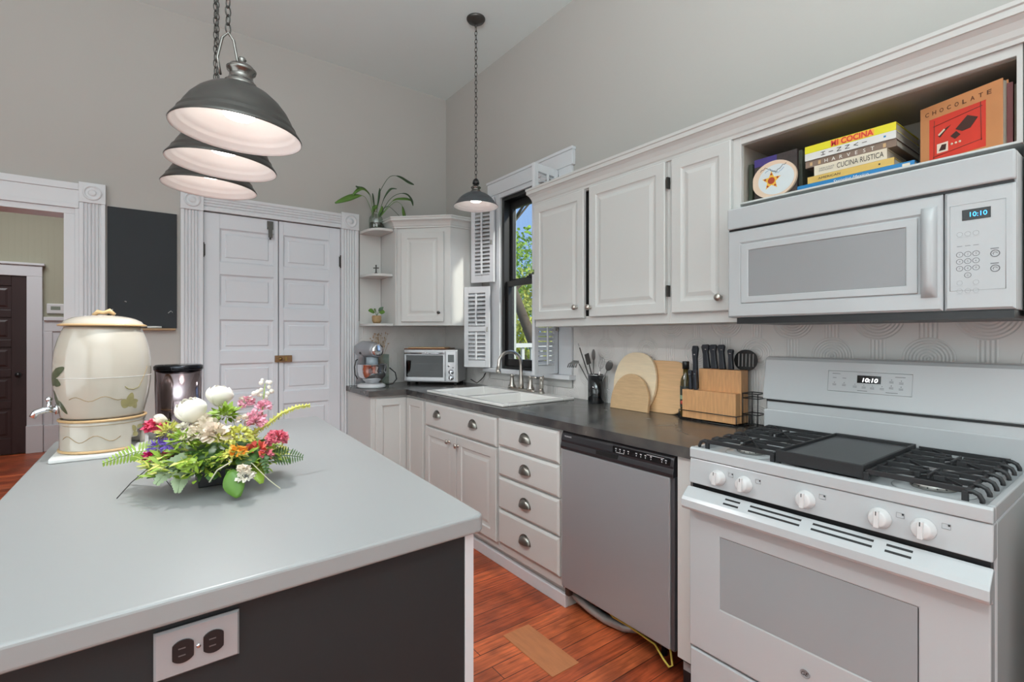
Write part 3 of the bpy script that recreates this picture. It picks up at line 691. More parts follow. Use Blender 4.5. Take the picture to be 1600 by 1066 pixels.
def grate(x0, x1, outer):
    w = MB(); y0, y1 = .018, .462; zt = .927
    # frame rails along y on both sides
    def bar(p0, p1, wd=.0062, h=.013):
        p0 = Vector(p0); p1 = Vector(p1); d = (p1-p0); sdv = Vector((-d.y, d.x, 0)).normalized()*wd/2
        vs = [p0-sdv, p0+sdv, p1+sdv, p1-sdv]; lo_ = [v-Vector((0, 0, h)) for v in vs]
        w.add([tuple(v) for v in lo_+vs], [(0, 3, 2, 1), (4, 5, 6, 7), (0, 1, 5, 4), (1, 2, 6, 5), (2, 3, 7, 6), (3, 0, 4, 7)])
    n = 7
    xi = x1 if outer == 'L' else x0; xo = x0 if outer == 'L' else x1; sg = 1 if outer == 'L' else -1
    bar((xi, y0, zt-.004), (xi, y1, zt-.004), .009, .016)
    bar((xo+sg*.03, y0, zt-.006), (xo+sg*.03, y1, zt-.006), .007, .010)
    cx = (x0+x1)/2
    for k in range(n):
        y = y0+(y1-y0)*k/(n-1); zz = zt+.0003*k
        full = k in (0, 3, 6)
        if full:
            bar((xo+sg*.018, y, zz), (xi, y, zz))
        else:
            bar((xo+sg*.018, y, zz), (xo+sg*.105, y, zz)); bar((xi-sg*.095, y, zz), (xi, y, zz))
        # outer curved finger ends
        pts = [(xo+sg*.030, y, zz-.0065), (xo+sg*.016, y, zz-.007), (xo+sg*.006, y, zz-.012), (xo+sg*.001, y, zz-.022), (xo, y, zz-.030)]
        w.tube(pts, .0058, 6)
    for cy in (.13, .35):
        for sx_ in (-1, 1):
            for sy_ in (-1, 1):
                bar((cx+sx_*.012, cy+sy_*.012, zt+.001), (cx+sx_*.075, cy+sy_*.10, zt+.001), .0035, .008)
        bar((cx-.05, cy, zt+.0013), (cx+.05, cy, zt+.0013), .006, .011); bar((cx, cy-.05, zt+.0016), (cx, cy+.05, zt+.0016), .006, .011)
    for y in (y0, y1):
        for x in (xi, xo+sg*.03): w.box(x-.006, x+.006, y-.006, y+.006, .8822, zt-.008)
    return w
obj('grate', grate(.020, .268, 'L'), iron_m, rg, bevel=.001, seg=1)
obj('grate', grate(.512, .738, 'R'), iron_m, rg, bevel=.001, seg=1)
w = MB(); gx0, gx1, gy0, gy1 = .276, .505, .018, .462
w.frame(gx0, gx1, gy0, gy1, 0, 0, 0, 0, 0, 0) if False else None
w.box(gx0, gx1, gy0, gy0+.009, .899, .934); w.box(gx0, gx1, gy1-.018, gy1, .899, .934); w.box(gx0, gx0+.007, gy0+.0091, gy1-.0181, .899, .934); w.box(gx1-.007, gx1, gy0+.0091, gy1-.0181, .899, .934)
w.box(gx0+.0071, gx1-.0071, gy0+.0091, gy1-.0181, .910, .923)
for x in (gx0+.006, gx1-.006):
    for y in (gy0+.006, gy1-.012): w.box(x-.006, x+.006, y-.0055, y+.006, .8822, .8989)
gr = obj('griddle_frame', w, iron_m, rg, bevel=.001, seg=1)
obj('griddle_plate', MB().box(gx0+.008, gx1-.008, gy0+.012, gy1-.021, .9231, .9265), mat('griddle_nonstick', (52, 52, 54), .38), gr, bevel=.001)
# backguard
w = MB(); w.prism([(.50, .90), (.503, 1.018), (.62, 1.018), (.62, .90)], .012, W_-.012, 'x')
obj('backsplash_panel', w, white_m, rg, bevel=.003)
w = MB(); w.prism([(.488, 1.026), (.513, 1.183), (.522, 1.193), (.535, 1.196), (.62, 1.196), (.62, 1.026)], 0, W_, 'x'); bg_ = obj('backguard', w, white_m, rg, bevel=.006, seg=3)
obj('seam', MB().box(.012, W_-.012, .50, .60, 1.0182, 1.0258), dark_m, rg)
b0 = Vector((0, .488, 1.026)); bu = Vector((0, .025, .157)).normalized(); bn = Vector((0, -.157, .025)).normalized()
def onbg(x, hgt, o_=0.0): return Vector((x, b0.y, b0.z))+bu*hgt+bn*o_
ct_m = mat('grey_print', (110, 110, 112), .6)
w = MB(); p_ = [onbg(.236, .055, .0012), onbg(.485, .055, .0012), onbg(.485, .128, .0012), onbg(.236, .128, .0012)]
w.tube(p_, .0009, 5, closed=True); obj('display_outline', w, mat('panel_outline', (170, 170, 172), .5), bg_)
w = MB(); w.add([tuple(onbg(x, h, o_)) for o_ in (0, .001) for x, h in ((.328, .089), (.398, .089), (.398, .116), (.328, .116))], [(0, 3, 2, 1), (4, 5, 6, 7), (0, 1, 5, 4), (1, 2, 6, 5), (2, 3, 7, 6), (3, 0, 4, 7)])
lcd = obj('clock_display', w, mat('black_display', (10, 10, 11), .1), bg_)
text('clock_digits', '10:10', mat('white_led', (255, 255, 255), .5, emit=((255, 255, 255), 2.2)), lcd, onbg(.367, .100, .0014), (1, 0, 0), bu, h=.0145, w=.046, shear=.15, bold=.02)
for x, h, wd in ((.262, .118, .026), (.257, .103, .012), (.288, .103, .012), (.452, .116, .028), (.430, .062, .034), (.345, .062, .03)):
    w = MB(); q = [onbg(x-wd/2, h-.001, .0006), onbg(x+wd/2, h-.001, .0006), onbg(x+wd/2, h+.001, .0006), onbg(x-wd/2, h+.001, .0006)]; w.add([tuple(v) for v in q], [(0, 1, 2, 3)]); obj('print_line', w, ct_m, bg_)
for x, h in ((.257, .078), (.288, .078), (.322, .075), (.349, .074), (.374, .073), (.402, .073), (.428, .098), (.455, .096), (.428, .078), (.455, .076)):
    w = MB(); w.sphere(tuple(onbg(x, h+.008, .0006)), .0014, 8, 5)
    for dz in (-.002, .002):
        q = [onbg(x-.006, h+dz-.0008, .0006), onbg(x+.006, h+dz-.0008, .0006), onbg(x+.006, h+dz+.0008, .0006), onbg(x-.006, h+dz+.0008, .0006)]; w.add([tuple(v) for v in q], [(0, 1, 2, 3)])
    obj('key_marking', w, ct_m, bg_)

# ---- over-the-range microwave
mw = thing('microwave', 'white over-the-range microwave with blue 10:10 display', 'microwave', (1.78, 1.022, 1.348), ALONG_R)
WM = .776
w = MB(); w.box(0, WM, .022, .405, .0, .412); obj('body', w, white_m, mw, bevel=.003)
w = MB(); w.box(.03, WM-.004, .012, .40, -.022, -.0005); obj('underside', w, dark_m, mw)
w = MB(); w.box(0, WM, -.004, .0215, .334, .412); obj('vent_panel', w, white_m, mw, bevel=.005)
obj('panel_seam', MB().box(.004, WM-.004, .004, .0215, .3272, .3338), dark_m, mw)
w = MB(); w.rings(.0, .002, .632, .325, [(0, .006), (.006, 0), (.046, 0), (.052, .004)], .0215)
mdoor = obj('door', w, white_m, mw)
w = MB(); w.frame(.052, .577, -.002, .004, .054, .272, .028, .028, .024, .024); obj('door_bezel', w, white_m, mdoor, bevel=.0025)
obj('door_window', MB().box(.0802, .5488, .0005, .0039, .0782, .2478), mat('grey_microwave_window', (140, 140, 142), .25), mdoor)
w = MB(); prof = [(.584, .0), (.588, -.016), (.597, -.026), (.610, -.028), (.618, -.020), (.621, 0)]
vs = []; fs = []
Z_ = [.040, .050, .075, .25, .284, .296]; S_ = [.05, .6, 1, 1, .6, .05]
for z, s_ in zip(Z_, S_):
    for x, y in prof: vs.append((x, y*s_-.0002, z))
n = len(prof)
for i in range(len(Z_)-1):
    for k in range(n-1): fs.append((i*n+k, i*n+k+1, (i+1)*n+k+1, (i+1)*n+k))
w.add(vs, fs, True); obj('door_handle', w, white_m, mdoor)
w = MB(); w.rings(.636, .002, .140, .325, [(0, .006), (.006, 0)], .0215); mp_ = obj('control_panel', w, white_m, mw)
w = MB(); w.tube([(.648, -.0002, .055), (.758, -.0002, .055), (.758, -.0002, .288), (.648, -.0002, .288)], .0007, 5, closed=True); obj('panel_outline', w, MATS['panel_outline'], mp_)
md = obj('clock_display', MB().box(.673, .730, -.001, 0.0, .244, .273), MATS['black_display'], mp_, bevel=.0004)
text('clock_digits', '10:10', mat('blue_led', (60, 170, 255), .5, emit=((70, 175, 255), 3.0)), md, (.706, -.0013, .2585), (1, 0, 0), (0, 0, 1), h=.0125, w=.034)
nums = '1234567890'
for r_ in range(4):
    for c_ in range(3):
        if r_ == 3 and c_ != 1: continue
        x = .668+.0165*c_; z = .153-.019*r_; w = MB(); w.tube([(x+.0068*math.cos(2*PI*k/20), -.0003, z+.0068*math.sin(2*PI*k/20)) for k in range(20)], .0005, 4, closed=True)
        kk = obj('key', w, ct_m, mp_); text('key_digit', nums[9 if r_ == 3 else r_*3+c_], ct_m, kk, (x, -.0004, z), (1, 0, 0), (0, 0, 1), h=.005)
for r_, z in enumerate((.206, .182, .074, .052)):
    for c_ in range(3):
        if z == .074 and c_ == 1: continue
        x = .668+.0165*c_; w = MB(); w.box(x-.0055, x+.0055, -.0005, -.0001, z-.007, z-.0058)
        if z != .182: w.tube([(x+.006*math.cos(2*PI*k/16), -.0002, z+.002+.006*math.sin(2*PI*k/16)) for k in range(16)], .0003, 4, closed=True)
        obj('key', w, MATS['panel_outline'] if z != .182 else ct_m, mp_)
for x, z in ((.738, .148), (.738, .109)):
    w = MB(); w.tube([(x+.0085*math.cos(2*PI*k/20), -.0003, z+.0085*math.sin(2*PI*k/20)) for k in range(20)], .0010, 5, closed=True); w.tube([(x+.004*math.cos(2*PI*k/20), -.0003, z+.0035*math.sin(2*PI*k/20)) for k in range(14)], .0007, 5); w.box(x-.009, x+.007, -.0005, -.0001, z+.012, z+.0145)
    obj('start_key', w, ct_m, mp_)

# ---- dishwasher
dw = thing('dishwasher', 'stainless dishwasher with black control strip beside the drawers', 'dishwasher', (1.55, 1.708, 0), ALONG_R)
obj('tub', MB().box(.004, .61, .04, .60, .108, .838), dark_m, dw)
w = MB(); w.box(0, .592, .0, .035, .117, .7565); obj('door_panel', w, dwsteel_m, dw, bevel=.006, seg=3)
obj('door_edge', MB().box(.5925, .609, .006, .038, .117, .7565), mat('door_edge_grey', (90, 90, 94), .4, .6), dw, bevel=.002)
w = MB(); w.prism([(-.003, .758), (-.006, .772), (-.002, .785), (.0, .79), (-.002, .80), (.002, .822), (.010, .838), (.035, .838), (.035, .758)], 0, .609, 'x'); cs = obj('control_strip', w, mat('dark_graphite_plastic', (40, 39, 42), .32), dw, bevel=.0015, seg=1)
obj('pull_pocket', MB().box(.225, .345, -.0055, .004, .774, .791), mat('recess_black', (8, 8, 8), .6), cs)
w = MB(); w.box(.318, .595, -.0030, .004, .800, .826); pn = obj('touch_panel', w, mat('gloss_black', (12, 12, 14), .15), cs)
wm = mat('white_print', (190, 190, 192), .5)
for i, x in enumerate((.335, .357, .378, .40, .44, .462, .484, .510, .560, .578)):
    w = MB(); w.box(x-.004, x+.004, -.0036, -.0031, .815, .819); w.box(x-.0015, x+.0015, -.0036, -.0031, .806, .811); obj('touch_icon', w, wm, pn)
w = MB(); w.box(.336, .378, -.0036, -.0031, .8015, .8035); obj('status_line', w, wm, pn)
w = MB(); w.box(.49, .57, -.0036, -.0031, .8215, .8235); obj('status_line', w, wm, pn)
text('brand_lettering', 'FRIGIDAIRE', wm, cs, (.045, -.0002, .818), (1, 0, 0), (0, .10, 1), w=.046, h=.0062, bold=.02)
w = MB(); w.cyl((.12, .12, .10), (.12, .12, .0), .012); obj('levelling_foot', w, dark_m, dw)
w = MB(); w.cyl((.48, .12, .10), (.48, .12, .0), .012); obj('levelling_foot', w, dark_m, dw)
tag(obj('drain_hose', MB().tube([(1.62, 1.70, .07), (1.612, 1.66, .06), (1.612, 1.58, .045), (1.625, 1.50, .03), (1.65, 1.42, .025), (1.70, 1.36, .03)], .02, 12), mat('grey_hose_foil', (170, 170, 168), .4, .5, bump=.6, bscale=60)), 'crinkled grey hose under the left end of the dishwasher', 'hose')
tag(obj('yellow_cable', MB().tube([(1.62, 1.50, .09), (1.605, 1.44, .075), (1.60, 1.36, .08), (1.60, 1.28, .075), (1.60, 1.22, .07), (1.585, 1.17, .045), (1.585, 1.145, .028), (1.60, 1.14, .03), (1.61, 1.155, .07), (1.62, 1.17, .10)], .0042, 8), mat('yellow_cable_sheath', (200, 176, 74), .5)), 'yellow cable looping out beneath the dishwasher', 'cable')
tag(obj('hose_clip', MB().box(1.575, 1.61, 1.685, 1.712, .065, .10), mat('brown_metal', (80, 66, 60), .5, .4), bevel=.004), 'small dark bracket at the end of the white toe trim', 'bracket')

# ---- sink
sk = thing('sink', 'white enamel double bowl drop-in sink set in the dark counter', 'sink', (1.575, 3.135, .885), ALONG_R)
LW, LD = .92, .545
w = MB(); zt = .016
w.box(0, LW, 0, .04, .0005, zt); w.box(0, LW, .455, LD, .0005, zt); w.box(0, .04, .0401, .4549, .0005, zt); w.box(LW-.04, LW, .0401, .4549, .0005, zt); w.box(.43, .49, .0401, .4549, .0005, zt-.003)
obj('rim', w, sink_m, sk, bevel=.005, seg=3)
for x0, x1 in ((.040, .430), (.490, .880)):
    w = MB(); vs = []; fs = []
    lv = [(0, zt-.004), (.004, zt-.012), (.012, -.15), (.035, -.172), (.07, -.176)]
    for ins, z in lv: vs += [(x0+ins, .04+ins, z), (x1-ins, .04+ins, z), (x1-ins, .455-ins, z), (x0+ins, .455-ins, z)]
    for i in range(len(lv)-1):
        for k in range(4): fs.append((i*4+k, i*4+(k+1) % 4, (i+1)*4+(k+1) % 4, (i+1)*4+k))
    j = (len(lv)-1)*4; fs.append((j, j+1, j+2, j+3)); w.add(vs, fs); b_ = obj('bowl', w, sink_m, sk, solid=.003)
    w = MB(); w.lathe([(.04, 0), (.038, .002), (.03, -.002), (.001, -.003)], ((x0+x1)/2, .25, -.174), 24); obj('drain', w, chrome_m, b_)
# faucet (origin at base centre, local y toward the wall)
fz = .9015
fc = thing('faucet', 'brushed nickel gooseneck faucet with two lever handles on the sink deck', 'faucet', (2.085, 2.712, fz), ALONG_R)
w = MB(); w.lathe([(.03, 0), (.03, .010), (.026, .014), (.001, .014)], (0, 0, 0), 28, sx=5.0, sy=.95); obj('deck_plate', w, nickel_m, fc)
w = MB(); pts = [(0, 0, .012), (0, 0, .05), (0, 0, .10), (0, 0, .17)]+[(0, -.095+.095*math.cos(a), .185+.085*math.sin(a)) for a in [PI*k/16 for k in range(0, 15)]]+[(0, -.188, .178), (0, -.192, .155)]
rr = [.021, .018, .014, .0115]+[.0115]*15+[.0125, .016]
w.tube(pts, .012, 18, rads=rr); obj('spout', w, nickel_m, fc)
w = MB(); w.cyl((0, -.192, .156), (0, -.193, .128), .0165, 18, r1=.0185); obj('spout_head', w, nickel_m, fc)
for x in (-.105, .105):
    w = MB(); w.lathe([(.027, .0), (.027, .01), (.020, .02), (.016, .04), (.013, .065), (.013, .078), (.016, .082), (.015, .092), (.001, .095)], (x, 0, .0145), 22); h = obj('handle', w, nickel_m, fc)
    sg = 1 if x > 0 else -1
    w = MB(); w.tube([(x, 0, .10), (x+.02, -.0, .101), (x+(.072 if x > 0 else .028), -.004, .100)], .0062, 12, rads=[.009, .006, .0072]); obj('lever', w, nickel_m, h)
sp = thing('side_sprayer', 'short nickel side sprayer standing at the right end of the sink deck', 'sprayer', (2.085, 2.492, fz), ALONG_R)
w = MB(); w.lathe([(.024, 0), (.024, .006), (.016, .012), (.013, .03)], (0, 0, 0), 22); obj('holder', w, nickel_m, sp)
w = MB(); w.lathe([(.012, .031), (.0145, .04), (.013, .052), (.0155, .06), (.0135, .07), (.013, .085), (.017, .095), (.017, .105), (.012, .112), (.001, .113)], (0, 0, 0), 20); obj('spray_head', w, nickel_m, sp)
w = MB(); w.box(.008, .022, -.006, .006, .085, .118); obj('trigger', w, nickel_m, sp, bevel=.003)

# ---- toaster oven
to = thing('toaster_oven', 'stainless toaster oven with copper-tinted top in the counter corner', 'toaster oven', (1.668, 3.735, .885), R(-47))
TW, TD, TH = .455, .25, .268
w = MB(); w.box(0, TW, .006, TD, .022, TH+.018); obj('body', w, steel_m, to, bevel=.008, seg=3)
obj('crumb_rim', MB().box(.004, .36, .003, TD-.004, TH+.0182, TH+.026), mat('copper_brown_metal', (128, 84, 62), .35, .7), to, bevel=.003)
tray = MB(); tray.box(.03, .33, .03, TD-.04, TH+.0265, TH+.034); tag(obj('wooden_tray', tray, mid_wood, None, bevel=.002), 'thin wooden tray lying on the toaster oven', 'tray').matrix_world = Matrix.Translation((1.668, 3.735, .885)) @ Matrix.Rotation(R(-47), 4, 'Z')
for x in (.03, TW-.03):
    for y in (.04, TD-.03): obj('foot', MB().cyl((x, y, 0), (x, y, .0218), .012, 12), rubber_m, to)
w = MB(); w.frame(.012, .352, -.006, .0058, .034, TH+.004, .014, .014, .030, .034); df = obj('door_frame', w, steel_m, to, bevel=.002)
obj('door_glass', MB().box(.0262, .3378, -.003, 0.0, .0642, TH-.0302), ovenglass_m, df)
w = MB(); w.box(.0262, .3378, .001, .0058, .0642, TH-.0302); obj('cavity', w, mat('oven_cavity', (44, 40, 40), .6, 0), to)
for z in (.11, .17): obj('rack', MB().box(.028, .336, -.0005, .0008, z, z+.003), chrome_m, to)
w = MB(); w.tube([(.022, -.006, TH-.012), (.022, -.034, TH-.012), (.342, -.034, TH-.012), (.342, -.006, TH-.012)], .0075, 12); obj('door_handle', w, chrome_m, df)
w = MB(); w.box(.362, TW-.012, -.003, .0058, .034, TH+.004); cp_ = obj('control_panel', w, steel_m, to, bevel=.002)
obj('display', MB().box(.378, .428, -.0045, -.0031, .185, .245), mat('lcd_grey', (70, 74, 74), .2), cp_)
obj('button', MB().cyl((.385, -.0031, .155), (.385, -.009, .155), .008, 14), chrome_m, cp_)
obj('button', MB().cyl((.42, -.0031, .142), (.42, -.008, .142), .004, 12), dark_m, cp_)
for z in (.107, .062):
    w = MB(); w.mx = Matrix.Translation((.405, -.0031, z)) @ Matrix.Rotation(PI/2, 4, 'X'); w.lathe([(.021, 0), (.021, .004), (.015, .006), (.014, .02), (.001, .021)], n=22, capb=False); w.box(-.003, .003, -.013, .013, .018, .024); obj('dial', w, chrome_m, cp_)
tag(obj('power_cord', MB().tube([(2.10, 3.40, .93), (2.135, 3.36, .90), (2.15, 3.33, .925), (2.165, 3.31, .95), (2.178, 3.30, .985)], .004, 8), rubber_m), 'short black cord behind the toaster oven by the shutter', 'cord')

# ---- stand mixer
mx_ = thing('stand_mixer', 'silver grey stand mixer with polished steel bowl', 'mixer', (1.375, 3.73, .885), R(-78))
# local: x = forward (head end), y = left
silver_m = mat('silver_grey_enamel', (150, 152, 156), .28, .35, coat=.4)
w = MB(); w.lathe([(.105, 0), (.108, .008), (.105, .022), (.085, .032), (.001, .034)], (.045, 0, .001), 36, sx=1.08, sy=.95); obj('base', w, mat('pale_grey_enamel', (196, 198, 200), .25, coat=.4), mx_)
w = MB(); w.tube([(-.075, 0, .02), (-.085, 0, .10), (-.088, 0, .17), (-.07, 0, .235), (-.03, 0, .275)], .05, 20, rads=[.058, .044, .043, .05, .055]); obj('column', w, silver_m, mx_)
w = MB(); w.tube([(-.135, 0, .285), (-.125, 0, .287), (-.06, 0, .29), (.02, 0, .29), (.08, 0, .288), (.115, 0, .286)], .06, 28, rads=[.02, .05, .066, .064, .056, .05]); hd_ = obj('head', w, silver_m, mx_)
w = MB(); w.mx = Matrix.Translation((.1155, 0, .286)) @ Matrix.Rotation(PI/2, 4, 'Y'); w.lathe([(.050, 0), (.051, .012), (.047, .022), (.034, .027), (.001, .028)], n=28, capb=False); obj('attachment_hub', w, chrome_m, hd_)
w = MB(); w.lathe([(.043, .175), (.045, .18), (.045, .232)], (.055, 0, 0), 28); obj('planetary', w, mat('blue_grey_collar', (150, 162, 170), .3), hd_)
w = MB(); w.lathe([(.055, .036), (.052, .045), (.075, .062), (.100, .09), (.108, .13), (.110, .176), (.113, .179)], (.055, 0, 0), 40, capt=False); bw = obj('bowl', w, chrome_m, mx_, solid=.002)
w = MB(); w.tube([(.055+.112*math.cos(a), .112*math.sin(a), z) for a, z in ((2.0, .16), (2.0, .16))]+[(.0, .155, .15), (.0, .16, .11), (.015, .108, .09)], .006, 10); obj('bowl_handle', w, chrome_m, bw)
w = MB(); w.box(-.03, -.005, -.062, -.055, .255, .275); obj('speed_lever', w, dark_m, hd_, bevel=.002)
tag(obj('mixer_cord', MB().tube([(1.395, 3.77, .905), (1.33, 3.80, .92), (1.26+.03, 3.78, .98), (1.285, 3.78, 1.04), (1.30, 3.79, 1.09), (1.345, 3.80, 1.11)], .0045, 8), rubber_m), 'black cord looping left of the stand mixer', 'cord')
tag(obj('mixer_cord', MB().tube([(1.50, 3.66, .90), (1.545, 3.66, .905), (1.58, 3.665, .94), (1.575, 3.68, .99), (1.535, 3.70, 1.03)], .0045, 8), rubber_m), 'black cord looping between the stand mixer and toaster oven', 'cord')
# glass vase with dried flowers behind the mixer
vz = thing('dried_flower_vase', 'clear square vase of tan dried flowers behind the stand mixer', 'vase', (1.535, 3.88, .885))
w = MB(); w.box(-.05, .05, -.05, .05, 0, .245); obj('vase', w, vaseglass_m, vz)
w = MB(); w2 = MB(); random.seed(3)
for k in range(46):
    a = random.uniform(0, 2*PI); q = random.uniform(.02, .085); h = random.uniform(.30, .42); p = (q*math.cos(a)-.01, q*math.sin(a)*.75-.01, h)
    w.tube([(random.uniform(-.015, .015), random.uniform(-.015, .015), .01), (p[0]*.35, p[1]*.35, h*.7), p], .0009, 4); w2.sphere(p, random.uniform(.003, .006), 6, 4)
    for j in range(2): w2.leaf(p, (math.cos(a)+random.uniform(-1, 1), math.sin(a)+random.uniform(-1, 1), random.uniform(-.2, 1)), (0, 0, 1), .018, .006)
dr_m = mat('dried_flower_tan', (190, 160, 128), .8, var=.2); obj('stems', w, dr_m, vz); o_ = obj('dried_blossoms', w2, dr_m, vz); o_['kind'] = 'stuff'
# ================================================================ PENDANT LAMPS
def chain(w, p0, p1, L=.034, wr=.0022, hw=.0085):
    p0 = Vector(p0); p1 = Vector(p1); d = p1-p0; n = max(1, int(d.length/(L*.80))); q = d.to_track_quat('Z', 'Y').to_matrix().to_4x4()
    for k in range(n):
        c = p0+d*((k+.5)/n); M0 = Matrix.Translation(c) @ q @ Matrix.Rotation(PI/2*(k % 2)+.5, 4, 'Z')
        pts = []
        for j in range(14):
            a = 2*PI*j/14; pts.append(M0 @ Vector((hw*math.cos(a), 0, L*.5*math.sin(a))))
        w.tube(pts, wr, 6, closed=True)
def pendant(name, label, x, y, z, Rr, H, zc, group, off=(0, 0), lit=True, energy=9, tilt=(0, 0), zbail=.33):
    t = thing(name, label, 'pendant lamp', (x, y, z), 0, group); k = Rr/.19; h = H/.25
    T = Matrix.Rotation(tilt[0], 4, 'X') @ Matrix.Rotation(tilt[1], 4, 'Y')
    prof = [(.190, .0), (.191, .004), (.186, .012), (.176, .026), (.172, .030), (.171, .038), (.165, .043), (.156, .062), (.142, .086), (.120, .112), (.092, .135), (.064, .150), (.048, .157)]
    w = MB(); w.mx = T; w.lathe([(a*k, b_*h) for a, b_ in prof], n=56, capb=False, capt=False); obj('shade', w, pewter_m if lit else mat('galvanized_blue_grey', (92, 96, 100), .42, .6, var=.2, vscale=30), t)
    inn = [((a-.0035)*k, max(0.0005, (b_-.004))*h) for a, b_ in prof]; inn[0] = (.1895*k, .0003)
    w = MB(); w.mx = T; w.lathe(inn, n=56, capb=False, capt=True); o_ = obj('shade_lining', w, lampin_m, t)
    cap = [(.048, .157), (.047, .166), (.040, .172), (.035, .182), (.034, .196), (.042, .203), (.044, .211), (.038, .215), (.034, .222), (.016, .232), (.009, .236), (.013, .243), (.010, .249), (.001, .252)]
    w = MB(); w.mx = T; w.lathe([(a*k, b_*h) for a, b_ in cap], n=32, capb=False); obj('cap', w, mat('polished_pewter', (120, 116, 112), .25, .9), t)
    w = MB(); w.mx = T; w.lathe([(.016*k, .15*h), (.022*k, .12*h), (.045*k, .07*h), (.046*k, .060*h), (.040*k, .055*h), (.001, .052*h)], n=28, capt=False, capb=False); obj('bulb', w, bulb_m if lit else bulboff_m, t)
    ox, oy = off
    if zbail:
        w = MB(); w.tube([(ox*.5-.035, oy*.5, .185*h), (ox-.030, oy, .24*h), (ox-.016, oy, zbail-.02), (ox, oy, zbail), (ox+.016, oy, zbail-.02), (ox+.026, oy*.5, .24*h), (ox*.2+.034, 0, .195*h)], .0042, 8); obj('bail', w, MATS['polished_pewter'], t)
        top = zbail
    else: top = .25*h; w = MB(); w.lathe([(.022, 0), (.024, .01), (.018, .03), (.008, .04), (.001, .042)], (0, 0, top-.004), 20); obj('socket_cap', w, dark_m, t); top += .036
    w = MB(); chain(w, (ox, oy, top), (ox, oy, zc-z-.03)); c_ = obj('chain', w, pewter_m, t); c_['kind'] = 'stuff'
    w = MB(); w.lathe([(.001, -.040), (.012, -.036), (.03, -.026), (.055, -.018), (.063, -.006), (.063, -.0005)], (ox, oy, zc-z), 32, capb=False); obj('canopy', w, pewter_m, t)
    if energy:
        l = light('lamp_light', 'SPOT', (0, 0, .035*h), energy, (.97, .985, 1), (0, 0, 0), .012, parent=t); l.data.spot_size = R(158); l.data.spot_blend = .5
    return t
G3 = 'pendant lamps over the island'
pendant('pendant_lamp', 'nearest and lowest dark metal dome pendant over the white island', .236, 1.812, 1.932, .19, .25, ZC, G3, (-.026, .018), tilt=(.03, .045), energy=44)
pendant('pendant_lamp', 'middle dark metal dome pendant of the row over the island', .236, 2.215, 1.940, .19, .25, ZC, G3, (-.022, .012), tilt=(.03, .05), energy=8)
pendant('pendant_lamp', 'farthest dark metal dome pendant of the row over the island', .232, 2.64, 1.955, .19, .25, ZC, G3, (.026, -.020), tilt=(.02, .03), energy=6)
pendant('pendant_lamp', 'small grey metal pendant hanging on a long chain above the sink', 1.79, 2.83, 2.155, .150, .155, ZC, None, (0, 0), lit=False, energy=6, zbail=None)

# ================================================================ KITCHEN ISLAND
isl = thing('kitchen_island', 'kitchen island with white top and black chalkboard-painted end', 'island', (.15, 1.65, 0))
top = [(-.285, .855), (.579, .881), (.647, 2.433), (-.268, 2.416)]
w = MB()
def rpoly(P, r, n=5):
    out = []
    for i in range(len(P)):
        a, b_, c_ = Vector(P[i-1]), Vector(P[i]), Vector(P[(i+1) % len(P)]); u = (a-b_).normalized(); v = (c_-b_).normalized()
        p0 = b_+u*r; p1 = b_+v*r
        for k in range(n+1):
            t_ = k/n; out.append(tuple((1-t_)**2*p0+2*t_*(1-t_)*b_+t_**2*p1))
    return out
w.prism(rpoly(top, .018), .862, .90); obj('island_top', w, island_m, isl, bevel=.006, seg=3, world=True)
base = [(-.24, .90), (.555, .925), (.615, 2.40), (-.235, 2.385)]
w = MB(); w.prism(base, .0, .8615); obj('cabinet_body', w, trim_m, isl, world=True)
w = MB(); w.prism([(-.2402, .8815), (.540, .899), (.540, .920), (-.2402, .8998)], .0, .8612); obj('black_end_panel', w, black_m, isl, world=True)
w = MB(); w.prism([(.5405, .897), (.562, .8975), (.562, .924), (.5405, .922)], .0, .8612); obj('corner_trim', w, trim_m, isl, world=True, bevel=.001)
# outlet
ot = thing('electrical_outlet', 'steel plate with two black sockets on the black island end', 'outlet', (.062, .8845, .8125), R(1.3))
w = MB(); w.rings(-.055, -.0355, .110, .071, [(0, -.0015), (.003, -.005)], 0); pl = obj('cover_plate', w, mat('outlet_plate_steel', (168, 170, 173), .35, .3), ot)
for x in (-.0195, .0195):
    w = MB(); w.mx = Matrix.Translation((x, -.0051, 0)) @ Matrix.Rotation(PI/2, 4, 'X')
    pts = [(.0170*math.cos(a), max(-.0135, min(.0135, .0170*math.sin(a)))) for a in [2*PI*k/28 for k in range(28)]]; pts = [(b_, a) for a, b_ in pts]
    w.prism(pts, 0, .0022); s_ = obj('socket', w, dark_m, pl)
    sm = mat('socket_slot', (120, 120, 122), .3, .6)
    for a, b_, c_, d_ in ((-.008, .004, .0012, .0045), (-.008, -.006, .0012, .004)):
        pass
    w = MB(); w.box(x-.006, x+.003, -.0077, -.0073, .004, .0056); obj('slot', w, sm, s_); w = MB(); w.box(x-.006, x+.003, -.0077, -.0073, -.0064, -.0048); obj('slot', w, sm, s_)
w = MB(); w.cyl((0, -.005, 0), (0, -.0065, 0), .003, 12); obj('screw', w, chrome_m, pl)

